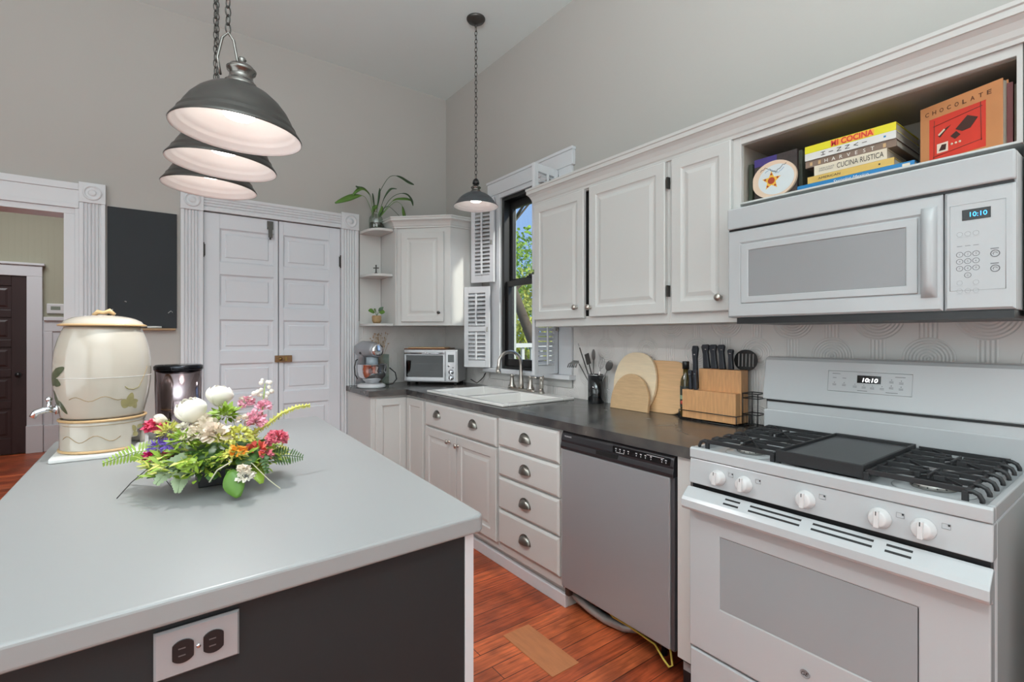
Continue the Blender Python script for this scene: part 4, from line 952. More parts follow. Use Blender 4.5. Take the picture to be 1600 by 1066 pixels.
# ================================================================ CROCK DISPENSER
tag(obj('white_serving_board', MB().prism(rpoly([(-.237, 1.978), (.0, 1.972), (.005, 2.30), (-.228, 2.31)], .012), .9003, .914), mat('white_board', (226, 226, 224), .4), None, bevel=.004, seg=3), 'white slab under the cream ceramic water crock', 'board')
ur = thing('water_crock', 'cream ceramic water crock with painted vines, lid and chrome spigot', 'water dispenser', (-.115, 2.105, .9145))
BP = [(.1045, .106), (.1075, .112), (.112, .135), (.1195, .17), (.1245, .21), (.1262, .245), (.1255, .28), (.1215, .32), (.1135, .355), (.1025, .385), (.099, .3945)]
def rad(z):
    if z < .1: return .1095
    for (r0, z0), (r1, z1) in zip(BP, BP[1:]):
        if z0 <= z <= z1: return r0+(r1-r0)*(z-z0)/(z1-z0)
    return BP[-1][0]
w = MB(); w.lathe(BP, n=64); body = obj('crock_body', w, cer_m, ur)
w = MB(); w.lathe([(.100, .396), (.114, .397), (.115, .401), (.108, .404)], n=56, capb=False); obj('lid_brim', w, tan_m, ur)
w = MB(); w.lathe([(.1075, .402), (.100, .413), (.080, .424), (.05, .431), (.001, .434)], n=48, capb=False); lid = obj('lid', w, cer_m, ur)
w = MB(); w.tube([(-.028, 0, .433), (-.015, .003, .444), (.0, -.002, .441), (.014, .002, .448), (.028, 0, .436)], .007, 10, rads=[.005, .008, .006, .009, .005]); obj('lid_handle', w, tan_m, lid)
# stand: open arched ring
w = MB(); n = 120; zs = [0, .012, .024, .036, .048, .058, .068, .084, .097]; vs = []; fs = []
for z in zs:
    for k in range(n): a = 2*PI*k/n; r_ = .1095 if z < .09 else .111; vs.append((r_*math.cos(a), r_*math.sin(a), z))
def cut(a, z):
    out = False
    for ac, hw, zt_ in ((-22, 27, .036), (-14, 22, .062), (-6, 12, .080), (158, 24, .058), (68, 24, .058)):
        d = (math.degrees(a)-ac+180) % 360-180
        if abs(d) < hw and z < zt_: out = True
    return out
for i in range(len(zs)-1):
    for k in range(n):
        if not cut(2*PI*(k+.5)/n, (zs[i]+zs[i+1])/2): fs.append((i*n+k, i*n+(k+1) % n, (i+1)*n+(k+1) % n, (i+1)*n+k))
w.add(vs, fs, True); st_ = obj('crock_stand', w, cer_m, ur); m_ = st_.modifiers.new('s', 'SOLIDIFY'); m_.thickness = .013; m_.offset = -1
w = MB(); w.tube([(.1105*math.cos(2*PI*k/72), .1105*math.sin(2*PI*k/72), .100) for k in range(72)], .0045, 8, closed=True); obj('band', w, tan_m, ur)
for arc0, arc1 in ((182, 310),):
    w = MB(); w.tube([(.1103*math.cos(R(a)), .1103*math.sin(R(a)), .0045) for a in range(arc0-12, arc1, 4)], .0042, 8); obj('foot_band', w, tan_m, ur)
def onurn(a, z, o_=.0006): r_ = rad(z)+o_; return (r_*math.cos(R(a)), r_*math.sin(R(a)), z)
def blob(a, z, la, lz, rot_, m, name='painted_leaf'):
    w = MB(); vs = []; N = 20; rings_ = 4
    vs.append(onurn(a, z, .0009)); fs = []
    for q in range(1, rings_+1):
        for k in range(N):
            t_ = 2*PI*k/N; u = la*math.cos(t_)*q/rings_; v = lz*math.sin(t_)*q/rings_*(1-.35*math.cos(t_)); ca, sa = math.cos(rot_), math.sin(rot_)
            vs.append(onurn(a+math.degrees((u*ca-v*sa)/.12), z+u*sa+v*ca, .0008))
    for k in range(N): fs.append((0, 1+k, 1+(k+1) % N))
    for q in range(rings_-1):
        for k in range(N): fs.append((1+q*N+k, 1+(q+1)*N+k, 1+(q+1)*N+(k+1) % N, 1+q*N+(k+1) % N))
    w.add(vs, fs, True); return obj(name, w, m, body)
# view front = -87 deg, right edge +3, left edge -177
for a, z, la, lz, r0, m in ((-60, .150, .017, .013, 2.3, olive_m), (-48, .150, .019, .012, .2, olive_m), (-53, .168, .015, .011, 1.4, olive_m), (-44, .140, .014, .009, -.9, olive_m),
    (-160, .235, .028, .015, 1.0, dgreen_m), (-146, .256, .028, .013, .5, dgreen_m), (-150, .222, .020, .013, -.3, dgreen_m), (-160, .172, .026, .012, 1.9, dgreen_m), (-146, .145, .026, .010, -.9, dgreen_m),
    (-43, .065, .012, .008, 2.2, olive_m), (-30, .068, .015, .006, 0.1, olive_m), (-40, .045, .012, .008, -.3, olive_m)): blob(a, z, la, lz, r0, m)
def vine(pts, rr=.0011, m=brown_m): w = MB(); w.tube([onurn(a, z, .0004) for a, z in pts], rr, 5); obj('painted_vine', w, m, body)
vine([(-130+5*k, .170+.007*math.sin(k*.9)) for k in range(14)]); vine([(-62, .205), (-58, .196), (-50, .193), (-42, .198), (-39, .21)], .0016, olive_m)
vine([(-40+3*k, .205+.012*k) for k in range(6)]); vine([(-150+5*k, .045+.010*math.sin(k*.75)) for k in range(18)]); vine([(-150+6*k, .086) for k in range(22)], .0009); vine([(-150+6*k, .235) for k in range(26)], .0007, MATS['white_board'])
w = MB(); an = R(192); ex = Vector((math.cos(an), math.sin(an), 0)); c0 = ex*.100+Vector((0, 0, .137))
w.tube([c0, c0+ex*.045, c0+ex*.062+Vector((0, 0, -.006)), c0+ex*.070+Vector((0, 0, -.020))], .010, 14, rads=[.010, .0105, .010, .0085]); w.cyl(c0+ex*.012, c0+ex*.018, .016, 16)
sp_ = obj('spigot', w, chrome_m, ur); w = MB(); w.cyl(c0+ex*.032, c0+ex*.032+Vector((0, 0, .024)), .006, 12); w.sphere(tuple(c0+ex*.032+Vector((0, 0, .032))), .009, 14, 8); obj('spigot_lever', w, chrome_m, sp_)

# steel canister
cn = thing('steel_canister', 'tall polished steel canister with dark rim between crock and flowers', 'canister', (.095, 2.235, .9002))
w = MB(); w.lathe([(.066, 0), (.070, .004), (.0755, .252)], n=56, capb=True); obj('canister_body', w, mat('painted_reflection_steel', (150, 136, 140), .12, 1, var=.25, vscale=5, stretch=(14, 14, .6)), cn)  # purplish tint and upright streaks paint reflections into the steel colour
w = MB(); w.lathe([(.0765, .2522), (.0785, .256), (.078, .268), (.072, .272), (.001, .2725)], n=56, capb=True); obj('canister_lid', w, mat('black_chrome', (40, 40, 44), .12, .9), cn)

# ================================================================ FLOWER ARRANGEMENT
FP = {'box': (0.012, -0.015, 0.025), 'rose1': (-0.047, -0.009, 0.182), 'rose1top': (-0.034, -0.018, 0.215), 'rose2': (0.02, 0.053, 0.21), 'bud': (-0.111, 0.039, 0.164), 'budbase': (-0.081, 0.016, 0.151), 'carnL': (-0.123, 0.047, 0.144), 'carnR': (0.132, -0.116, 0.109), 'mum1': (-0.096, -0.01, 0.134), 'mum2': (-0.068, -0.081, 0.123), 'hyd1': (0.041, -0.136, 0.13), 'hyd2': (0.015, -0.117, 0.122), 'crm1': (-0.018, -0.03, 0.144), 'crm2': (-0.005, -0.127, 0.138), 'crm3': (-0.041, -0.076, 0.134), 'grn1': (0.025, -0.025, 0.166), 'st1': (0.093, -0.038, 0.155), 'st2': (0.118, -0.019, 0.184), 'st3': (0.08, 0.009, 0.195), 'st4': (0.09, -0.073, 0.149), 'wb1': (0.125, 0.001, 0.246), 'wb2': (0.107, 0.014, 0.219), 'wb3': (0.133, -0.006, 0.217), 'wbs': (0.115, -0.017, 0.177), 'snap0': (0.08, -0.065, 0.122), 'snap1': (0.16, -0.038, 0.165), 'snap2': (0.239, -0.021, 0.178), 'red1': (0.082, -0.142, 0.092), 'red2': (0.1, -0.155, 0.079), 'ora': (0.037, -0.183, 0.103), 'yel': (0.025, -0.174, 0.093), 'pur': (-0.117, 0.006, 0.098), 'pur2': (-0.092, -0.038, 0.109), 'mag': (-0.13, -0.01, 0.079), 'fL0': (-0.098, 0.017, 0.09), 'fL1': (-0.164, 0.09, 0.079), 'fL2': (-0.233, 0.129, 0.05), 'fR0': (0.118, -0.131, 0.072), 'fR1': (0.161, -0.113, 0.062), 'fR2': (0.198, -0.116, 0.052), 'fD0': (0.092, -0.174, 0.077), 'fD2': (0.099, -0.179, 0.039), 'tw0': (-0.128, -0.036, 0.068), 'tw1': (-0.171, -0.042, 0.031), 'tw2': (-0.197, -0.059, -0.005), 'tp0': (0.018, -0.206, 0.086), 'tp1': (-0.011, -0.21, 0.072), 'tp2': (-0.026, -0.199, 0.044), 'tq0': (0.066, -0.18, 0.068), 'tq1': (0.098, -0.203, 0.029), 'tq2': (0.118, -0.231, 0.011), 'lf1': (0.016, -0.205, 0.066), 'lf1t': (0.027, -0.238, 0.025), 'lf2': (-0.044, -0.16, 0.077), 'lf2t': (-0.09, -0.127, 0.086), 'wc': (0.045, -0.226, 0.051), 'dl1': (-0.116, -0.107, 0.059), 'dl2': (-0.095, -0.147, 0.032), 'lfr': (0.066, -0.18, 0.073)}
fl = thing('flower_arrangement', 'mixed bouquet of white roses, pink and yellow blooms in a low black box', 'flowers', (.14, 1.52, .9003))
V = lambda k: Vector(FP[k])
random.seed(11)
leafA = mat('bright_leaf_green', (132, 158, 48), .5, var=.25, vscale=20); leafB = mat('deep_leaf_green', (62, 94, 40), .45, var=.3, vscale=20); leafD = mat('mid_leaf_green', (84, 122, 42), .45, var=.2, vscale=20); leafC = mat('silver_leaf_green', (140, 156, 120), .5, var=.25, vscale=20)
lime = mat('lime_bloom', (208, 206, 104), .6, var=.2, vscale=30); cream = mat('cream_petal', (244, 232, 214), .6, var=.06, vscale=20); blush = mat('blush_petal', (238, 222, 204), .6, var=.1, vscale=20)
white_p = mat('white_petal', (250, 244, 232), .55, var=.04, vscale=20); pink = mat('pink_petal', (238, 172, 190), .6, var=.18, vscale=30); deep = mat('deep_pink_petal', (214, 70, 104), .6, var=.2, vscale=30)
coral = mat('coral_petal', (226, 122, 140), .6, var=.15, vscale=30); red_p = mat('red_petal', (206, 84, 70), .6, var=.2); orange = mat('orange_petal', (236, 150, 40), .6, var=.2); purple = mat('purple_petal', (118, 84, 190), .6, var=.2, vscale=30); magenta = mat('magenta_petal', (196, 40, 104), .6, var=.2)
twig = mat('dark_twig', (66, 62, 58), .7); ptwig = mat('pale_twig', (206, 200, 176), .7); stemg = mat('stem_green', (132, 150, 70), .6)
w = MB(); w.frame(-.052, .052, -.052, .052, .0, .058, .0, .0, .0, .0) if False else w.box(-.05, .05, -.05, .05, 0, .06); o_ = obj('box_vase', w, mat('black_box', (24, 24, 26), .4), fl, bevel=.002); o_.location = (.012, -.02, 0)
def petal(w, c, ax, phi, r, h, wd, tip, tilt=0, n=6, m=5, sd=0):
    ax = ax.normalized(); e1 = ax.orthogonal().normalized(); e2 = ax.cross(e1); vs = []; fs = []
    for i in range(m+1):
        t_ = i/m; rr = r*(.25+.95*math.sin(min(1.0, t_*1.05)*PI*.55)) * (1-(.28-tilt)*t_**3); hh = h*t_
        for j in range(n+1):
            s_ = (j/n-.5)*2; a = phi+s_*wd*(.45+.55*math.sin(PI*min(1, t_*.9+.12)))
            edge = 1-.10*s_*s_*(i/m)**2
            vs.append(tuple(c+e1*math.cos(a)*rr+e2*math.sin(a)*rr+ax*(hh*edge+.0012*math.sin(s_*3+phi)*t_)))
    for i in range(m):
        for j in range(n): q = i*(n+1)+j; fs.append((q, q+1, q+n+2, q+n+1))
    w.add(vs, fs, True)
def rose(c, ax, r, h, m, name='rose', full=True):
    w = MB(); ax = Vector(ax)
    for ly, (sc, num, tl, hh) in enumerate(((1.0, 3, -.10, .93), (.97, 3, -.22, 1.0), (.86, 3, -.34, 1.03), (.64, 3, -.4, .95), (.42, 3, -.5, .92), (.2, 2, -.5, .9))):
        for k in range(num): petal(w, c-ax.normalized()*h*.45, ax, 2*PI*k/num+ly*1.05+random.uniform(-.12, .12), r*sc, h*hh, 1.2, 1, tl, n=10, m=8)
    w.sphere(tuple(c+ax.normalized()*h*.12), r*.72, 16, 10); return obj(name, w, m, fl, solid=.0006)
rose(V('rose1')+Vector((0, 0, .0)), (-.35, -.15, 1), .036, .064, white_p); rose(V('rose2'), (.1, -.05, 1), .034, .054, white_p); rose(V('bud'), (-1, .1, .35), .013, .030, cream, 'rose_bud')
w = MB(); w.tube([V('bud'), V('budbase'), (-.02, -.02, .06)], .0022, 6); w.tube([V('rose1')+Vector((.01, 0, -.03)), (.0, -.02, .05)], .003, 6); obj('rose_stems', w, stemg, fl)
def puff(c, r, n, L, wd, m, name, sq=.8, stuff=False, ax=None, rnd=.6):
    w = MB()
    for k in range(n):
        z = random.uniform(-.35, 1); a = random.uniform(0, 2*PI); q = math.sqrt(max(0, 1-z*z)); d = Vector((q*math.cos(a), q*math.sin(a), z))
        p = c+Vector((d.x, d.y, d.z*sq))*r*random.uniform(.55, 1)
        d2 = (d+Vector((random.uniform(-1, 1), random.uniform(-1, 1), random.uniform(-1, 1)))*rnd)
        w.leaf(p, d2, (random.uniform(-1, 1), random.uniform(-1, 1), 1), L*random.uniform(.7, 1.2), wd*random.uniform(.7, 1.2), .25, 2, .2)
    return obj(name, w, m, fl)
puff(V('carnL'), .021, 190, .011, .012, deep, 'carnation'); puff(V('carnR'), .023, 220, .011, .012, coral, 'carnation')
puff(V('mum1'), .022, 110, .018, .005, lime, 'chrysanthemum', rnd=.2); puff(V('mum2'), .024, 110, .02, .006, leafA, 'chrysanthemum', rnd=.25)
puff(V('hyd1'), .030, 190, .010, .009, lime, 'hydrangea'); puff(V('hyd2'), .022, 110, .010, .009, lime, 'hydrangea')
puff(V('crm1'), .024, 80, .020, .022, cream, 'lily'); puff(V('crm2'), .023, 80, .019, .021, blush, 'lily'); puff(V('crm3'), .022, 70, .018, .020, cream, 'lily'); puff(V('grn1'), .022, 60, .026, .013, leafA, 'green_bloom')
for k, r_ in (('st1', .026), ('st2', .016), ('st3', .018), ('st4', .018)): puff(V(k), r_, 120, .009, .011, pink, 'stock_blossom')
puff(V('st3')+Vector((.0, 0, .008)), .010, 24, .012, .011, white_p, 'stock_blossom'); puff(V('mum1')+Vector((.03, -.01, .01)), .014, 70, .009, .010, white_p, 'stock_blossom'); puff(V('wc'), .015, 90, .009, .011, white_p, 'stock_blossom')
puff(V('wc')+Vector((-.005, -.005, .018)), .011, 60, .009, .010, cream, 'stock_blossom')
puff(V('st1')+Vector((-.03, -.01, 0)), .014, 36, .012, .011, blush, 'stock_blossom')
w = MB(); w2 = MB(); w.tube([V('wbs')-Vector((0, 0, .03)), V('wbs'), V('wb1')], .003, 6, r1=.0012)
for k in ('wb1', 'wb2', 'wb3'):
    for j in range(5): w2.sphere(tuple(V(k)+Vector((random.uniform(-.012, .012), random.uniform(-.012, .012), random.uniform(-.012, .012)))), random.uniform(.004, .007), 8, 6)
obj('stock_stem', w, stemg, fl); obj('stock_buds', w2, white_p, fl)
w = MB(); sp3 = [V('snap0'), (V('snap0')+V('snap1'))/2+Vector((0, 0, -.004)), V('snap1'), (V('snap1')+V('snap2'))/2+Vector((0, 0, .006)), V('snap2')]
w.tube(sp3, .003, 6, rads=[.004, .004, .0035, .003, .002])
for k in range(110):
    t_ = k/110*4; i = min(3, int(t_)); p = sp3[i].lerp(sp3[i+1], t_-i); a = k*2.4; w.leaf(p, (math.cos(a)*.8+.5, math.sin(a)*.5, math.sin(a)), (0, 0, 1), .012*(1-.4*k/110), .006, .1, 2)
obj('green_spike', w, lime, fl)
puff(V('red1'), .018, 50, .013, .011, red_p, 'red_blossom'); puff(V('red2'), .014, 40, .013, .010, coral, 'red_blossom'); puff(V('ora'), .014, 36, .012, .011, orange, 'orange_blossom'); puff(V('yel'), .017, 40, .018, .012, lime, 'yellow_blossom')
puff(V('pur'), .017, 110, .016, .0035, purple, 'purple_aster', rnd=.3); puff(V('pur2'), .014, 80, .015, .0035, purple, 'purple_aster', rnd=.3); puff(V('mag'), .014, 60, .014, .008, magenta, 'magenta_bloom', sq=.5)
puff(V('mag')+Vector((.028, -.02, 0)), .012, 40, .014, .008, magenta, 'magenta_bloom', sq=.5)
def fern(pts, L, m, n=26, name='fern_frond', up=(0, 0, 1), wd=.010):
    w = MB(); P = [Vector(p) for p in pts]; w.tube(P, .0012, 5); segs = len(P)-1
    for k in range(n):
        t_ = (k+.5)/n*segs; i = min(segs-1, int(t_)); p = P[i].lerp(P[i+1], t_-i); d = (P[i+1]-P[i]).normalized(); s_ = d.cross(Vector(up)).normalized()
        ll = L*(1-.82*(k/n)**1.3)*(.75+.25*min(1, k/4))
        for sg in (-1, 1): w.leaf(p, s_*sg+d*.35+Vector((0, 0, .05)), up, ll, wd*(1-.5*k/n), .12, 3, .1)
    return obj(name, w, m, fl)
vw = Vector((.08, -.9, .45))
fern([FP['fL0'], FP['fL1'], FP['fL2']], .038, leafA, 19, up=vw, wd=.0085); fern([FP['fR0'], FP['fR1'], FP['fR2']], .034, leafB, 12, up=vw, wd=.006); fern([(.09, -.15, .075), FP['fD0'], FP['fD2']], .018, leafB, 10, up=vw)
fern([(-.06, -.10, .085), (-.10, -.12, .07), (-.125, -.15, .045)], .028, leafC, 10, up=vw, wd=.018); fern([(-.05, -.12, .08), (-.08, -.15, .05), (-.085, -.17, .025)], .026, leafC, 10, up=vw, wd=.018)
def bigleaf(p, q, wd, m, n=(0, -.7, .7), curl=.15):
    w = MB(); p = Vector(p); q = Vector(q); w.leaf(p, q-p, n, (q-p).length, wd, curl, 8, .12); obj('broad_leaf', w, m, fl, solid=.0006)
bigleaf(FP['lf1'], Vector(FP['lf1t'])+Vector((-.002, -.005, -.012)), .046, leafD, (-.3, -.9, .3)); bigleaf(FP['lf2'], FP['lf2t'], .036, leafA); bigleaf((.05, -.15, .09), FP['lfr'], .06, leafB, (.2, -.9, .3)); bigleaf((.06, -.10, .09), (.085, -.20, .035), .045, leafA, (.2, -.9, .3))
for k in range(26):
    a = random.uniform(0, 2*PI); q = random.uniform(.05, .10); p = Vector((.0+.02*math.cos(a), -.06+.02*math.sin(a), .065)); e = Vector((.01+1.25*q*math.cos(a)*1.15, -.06+q*math.sin(a)*1.15, random.uniform(.055, .115)))
    bigleaf(p, e, random.uniform(.022, .042), random.choice((leafA, leafB, leafB, leafA, leafC)), (random.uniform(-.5, .5), random.uniform(-.6, .2), 1), .2)
w = MB()
for k in range(620):
    a = random.uniform(0, 2*PI); q = math.sqrt(random.random())*.118; p = Vector((.005+q*math.cos(a)*1.25, -.06+q*math.sin(a), random.uniform(.062, .125)*(1-.25*q/.1)))
    w.leaf(p, (math.cos(a)+random.uniform(-.7, .7), math.sin(a)+random.uniform(-.7, .7), random.uniform(-.3, .8)), (random.uniform(-.6, .6), random.uniform(-.8, .3), 1), random.uniform(.016, .034), random.uniform(.006, .012), .2, 2, .2)
o_ = obj('small_foliage', w, leafA, fl); o_['kind'] = 'stuff'
w = MB()
for k in range(320):
    a = random.uniform(0, 2*PI); q = math.sqrt(random.random())*.10; p = Vector((.005+q*math.cos(a)*1.2, -.06+q*math.sin(a), random.uniform(.058, .105)*(1-.25*q/.1)))
    w.leaf(p, (math.cos(a)+random.uniform(-.7, .7), math.sin(a)+random.uniform(-.7, .7), random.uniform(-.6, .5)), (random.uniform(-.6, .6), random.uniform(-.8, .3), 1), random.uniform(.018, .035), random.uniform(.008, .016), .2, 2, .2)
o_ = obj('small_foliage', w, leafB, fl); o_['kind'] = 'stuff'
w = MB()
for k in range(300):
    a = random.uniform(0, 2*PI); q = (.35+.65*math.sqrt(random.random()))*.120; p = Vector((.005+q*math.cos(a)*1.3, -.06+q*math.sin(a), random.uniform(.060, .118)*(1-.2*q/.1)))
    w.leaf(p, (math.cos(a)+random.uniform(-.7, .7), math.sin(a)+random.uniform(-.7, .7), random.uniform(-.2, 1)), (random.uniform(-.6, .6), random.uniform(-.8, .3), 1), random.uniform(.012, .026), random.uniform(.004, .009), .2, 2, .2)
o_ = obj('small_foliage', w, lime, fl); o_['kind'] = 'stuff'
w = MB(); w.sphere((.005, -.055, .078), .066, 20, 10, sx=1.25, sy=1.0, sz=.42); obj('moss_core', w, leafB, fl)
for ks, m, r_ in ((('tw0', 'tw1', 'tw2'), twig, .0013), (('tp0', 'tp1', 'tp2'), ptwig, .0016), (('tq0', 'tq1', 'tq2'), ptwig, .0012), (('dl1', 'dl2'), twig, .001)):
    w = MB(); w.tube([(FP[ks[0]][0]*.5, FP[ks[0]][1]*.5-.03, .09)]+[(FP[k][0], FP[k][1], max(.003, FP[k][2])) for k in ks], r_, 5); obj('twig', w, m, fl)

# ================================================================ PLANTS
def px(du, dz, dep=0): return Vector((.99*du, -.12*abs(du)-abs(dep), dz))
pl = thing('potted_spider_plant', 'long-leaved green plant in a glass jar on top of the corner shelves', 'plant', (1.478, 3.835, 2.1255))
w = MB(); w.lathe([(.040, 0), (.050, .006), (.054, .03), (.055, .08), (.050, .105), (.036, .125), (.034, .14), (.038, .145)], n=36, capt=False); obj('glass_jar', w, vaseglass_m, pl)
w = MB(); w.lathe([(.038, .004), (.047, .01), (.050, .06), (.001, .062)], n=28); obj('dark_water', w, mat('murky_water', (52, 56, 34), .2), pl)
pleaf = mat('plant_leaf_green', (84, 118, 46), .45, var=.25, vscale=15); pdark = mat('plant_leaf_dark', (46, 72, 38), .45, var=.25, vscale=15)
S5 = .0051
def blade(pts, m, stem=.5, wd=.022, dep=0):
    P = [px(a*S5, b_*S5, dep*(i/len(pts))) for i, (a, b_) in enumerate(pts)]; w = MB(); fine = []
    for i in range(len(P)-1):
        p0 = P[max(0, i-1)]; p1 = P[i]; p2 = P[i+1]; p3 = P[min(len(P)-1, i+2)]
        for j in range(5):
            t_ = j/5; fine.append(.5*((2*p1)+(-p0+p2)*t_+(2*p0-5*p1+4*p2-p3)*t_*t_+(-p0+3*p1-3*p2+p3)*t_**3))
    fine.append(P[-1]); N = len(fine); vs = []; fs = []
    for i, p in enumerate(fine):
        d = (fine[min(N-1, i+1)]-fine[max(0, i-1)]).normalized(); sd = d.cross(Vector((.35, -.8, .5))).normalized(); t_ = i/(N-1)
        hw = .0022 if t_ < stem else .0022+wd*.5*math.sin(PI*min(.97, (t_-stem)/(1-stem)))**.8
        vs += [tuple(p-sd*hw), tuple(p+Vector((0, 0, -.15*hw))), tuple(p+sd*hw)]
    for i in range(N-1): a = i*3; fs += [(a, a+1, a+4, a+3), (a+1, a+2, a+5, a+4)]
    w.add(vs, fs, True); obj('leaf', w, m, pl, solid=.0012)
# offsets in pixels from jar base (589,362): (du, up)
blade([(0, 20), (4, 55), (14, 78), (24, 90), (38, 91), (52, 85), (62, 82)], pdark, .6, .040)
blade([(-4, 20), (-14, 42), (-22, 50), (-36, 47), (-50, 40), (-68, 30)], pleaf, .45, .045, .03)
blade([(-4, 22), (-10, 50), (-18, 60), (-28, 60), (-40, 48)], pleaf, .3, .030, -.02)
blade([(-2, 22), (-8, 50), (-20, 62), (-34, 62), (-30, 60)], pdark, .7, .02, -.03)
blade([(6, 24), (20, 50), (34, 62), (48, 64), (56, 56), (58, 46)], pdark, .5, .028, -.03)
blade([(6, 22), (26, 50), (42, 56), (56, 56), (60, 48)], pleaf, .25, .026)
blade([(6, 22), (28, 48), (40, 46), (44, 32), (46, 14)], pleaf, .55, .040, -.02)
blade([(4, 22), (16, 40), (30, 32), (40, 20), (42, 14)], pdark, .65, .026, -.05)
blade([(4, 24), (12, 52), (22, 68), (32, 70)], pdark, .3, .012, .02)
blade([(0, 22), (-4, 46), (-6, 58)], pdark, .3, .014); blade([(0, 22), (4, 50), (6, 68)], pdark, .3, .018)
blade([(-6, 20), (-4, 34), (2, 40)], pleaf, .1, .030); blade([(2, 20), (8, 30), (10, 40)], pleaf, .1, .034)
pt = thing('small_potted_plant', 'tiny plant with broad green leaves in a wicker cup on the lowest corner shelf', 'plant', (1.47, 3.80, 1.3795))
w = MB(); w.lathe([(.026, 0), (.036, .02), (.037, .05), (.033, .062), (.001, .063)], n=28); obj('wicker_cup', w, mat('wicker', (160, 130, 92), .7, bump=.8, bscale=120, var=.3, vscale=60), pt)
for a, b_ in (((-.055, .10), .05), ((.04, .095), .055), ((-.02, .105), .045), ((.03, .12), .03)):
    w = MB(); e = px(a[0], a[1], -.02); s0 = Vector((0, 0, .06)); w.tube([s0, s0.lerp(e, .4)+Vector((0, 0, .015))], .0015, 5); q = s0.lerp(e, .4)+Vector((0, 0, .015)); w.leaf(q, e-q, (.2, -.8, .6), (e-q).length*1.5, b_, .25, 6, .1); obj('leaf', w, pleaf if b_ > .04 else pdark, pt)
cs_ = thing('small_cross', 'tiny dark cross figurine on the middle corner shelf', 'figurine', (1.465, 3.80, 1.7705))
w = MB(); w.cyl((0, 0, 0), (0, 0, .012), .020, 16, r1=.012); w.box(-.004, .004, -.004, .004, .012, .075); w.mx = Matrix.Rotation(R(-36), 4, 'Z'); w.box(-.022, .022, -.0035, .0035, .046, .054); obj('cross_body', w, pewter_m, cs_)

# ================================================================ COUNTER ITEMS
CZ = .8853
ck = thing('utensil_holder', 'glossy black cylinder holding kitchen utensils beside the window', 'utensil holder', (2.125, 2.04, CZ))
w = MB(); w.lathe([(.044, 0), (.046, .003), (.046, .165)], n=40, capt=False); obj('cup', w, mat('gloss_black_ceramic', (20, 22, 24), .08, coat=.6), ck, solid=.0025)
w = MB(); w.lathe([(.0465, .163), (.047, .168), (.044, .168)], n=40, capb=False, capt=False); obj('cup_rim', w, chrome_m, ck)
def utensil(name, label, base, head, build, m=chrome_m, cat='utensil'):
    b_ = Vector((2.125+base[0], 2.04+base[1], CZ+.006)); h_ = Vector(head); t = thing(name, label, cat, tuple(b_)); L_ = h_-b_
    w = MB(); w.tube([(0, 0, 0), tuple(L_*.98)], .0035, 8); obj('handle', w, m, t)
    w = MB(); build(w, L_, L_.normalized()); obj('head', w, m, t)
dsteel = mat('dark_utensil_steel', (120, 118, 116), .3, .8)
def spoonhead(w, p, d): q = d.to_track_quat('Z', 'Y').to_matrix().to_4x4(); w.mx = Matrix.Translation(p+d*.028) @ q @ Matrix.Rotation(.5, 4, 'Z'); w.sphere((0, 0, 0), .034, 18, 10, sx=.28*.6, sy=.62, sz=1)
def forkhead(w, p, d):
    for k in range(5):
        a = Vector((-.006*k+.01, .012+.011*k, .0)); w.tube([p, p+a*.6+Vector((0, 0, .012)), p+a+Vector((-.014, .002, -.008)), p+a+Vector((-.020, .004, -.028))], .0042, 6)
def flathead(w, p, d): q = d.to_track_quat('Z', 'Y').to_matrix().to_4x4(); w.mx = Matrix.Translation(p) @ q; w.box(-.002, .002, -.017, .017, -.01, .055)
def whisk(w, p, d):
    q = d.to_track_quat('Z', 'Y').to_matrix().to_4x4(); w.mx = Matrix.Translation(p) @ q
    for k in range(4):
        a = PI*k/4; w.tube([(0, 0, 0)]+[(.018*math.cos(a)*math.sin(PI*j/8)*1.0 if j < 9 else 0, .018*math.sin(a)*math.sin(PI*j/8), .035-.035*math.cos(PI*j/8)) for j in range(9)], .0009, 4)
        w.tube([(0, 0, 0)]+[(-.018*math.cos(a)*math.sin(PI*j/8), -.018*math.sin(a)*math.sin(PI*j/8), .035-.035*math.cos(PI*j/8)) for j in range(9)], .0009, 4)
def tip(w, p, d): w.tube([p, p+d*.02], .0012, 6)
utensil('pasta_server', 'steel toothed pasta server leaning left in the black utensil cup', (.01, -.02), (2.105, 2.165, 1.115), forkhead, dsteel)
utensil('skewer', 'long thin dark skewer pointing up left from the utensil cup', (0, -.01), (2.12, 2.175, 1.215), tip, pewter_m)
utensil('serving_spoon', 'steel spoon standing tallest in the middle of the utensil cup', (-.01, .01), (2.11, 2.045, 1.14), spoonhead, dsteel)
utensil('spatula', 'dark narrow spatula in the utensil cup left of the spoon', (.0, -.02), (2.125, 2.10, 1.12), flathead, pewter_m)
utensil('whisk', 'small wire whisk on the right side of the utensil cup', (.0, .02), (2.11, 1.99, 1.09), whisk, chrome_m)
utensil('measuring_spoon', 'small spoon leaning right out of the utensil cup', (.01, .03), (2.13, 1.955, 1.085), spoonhead, dsteel)

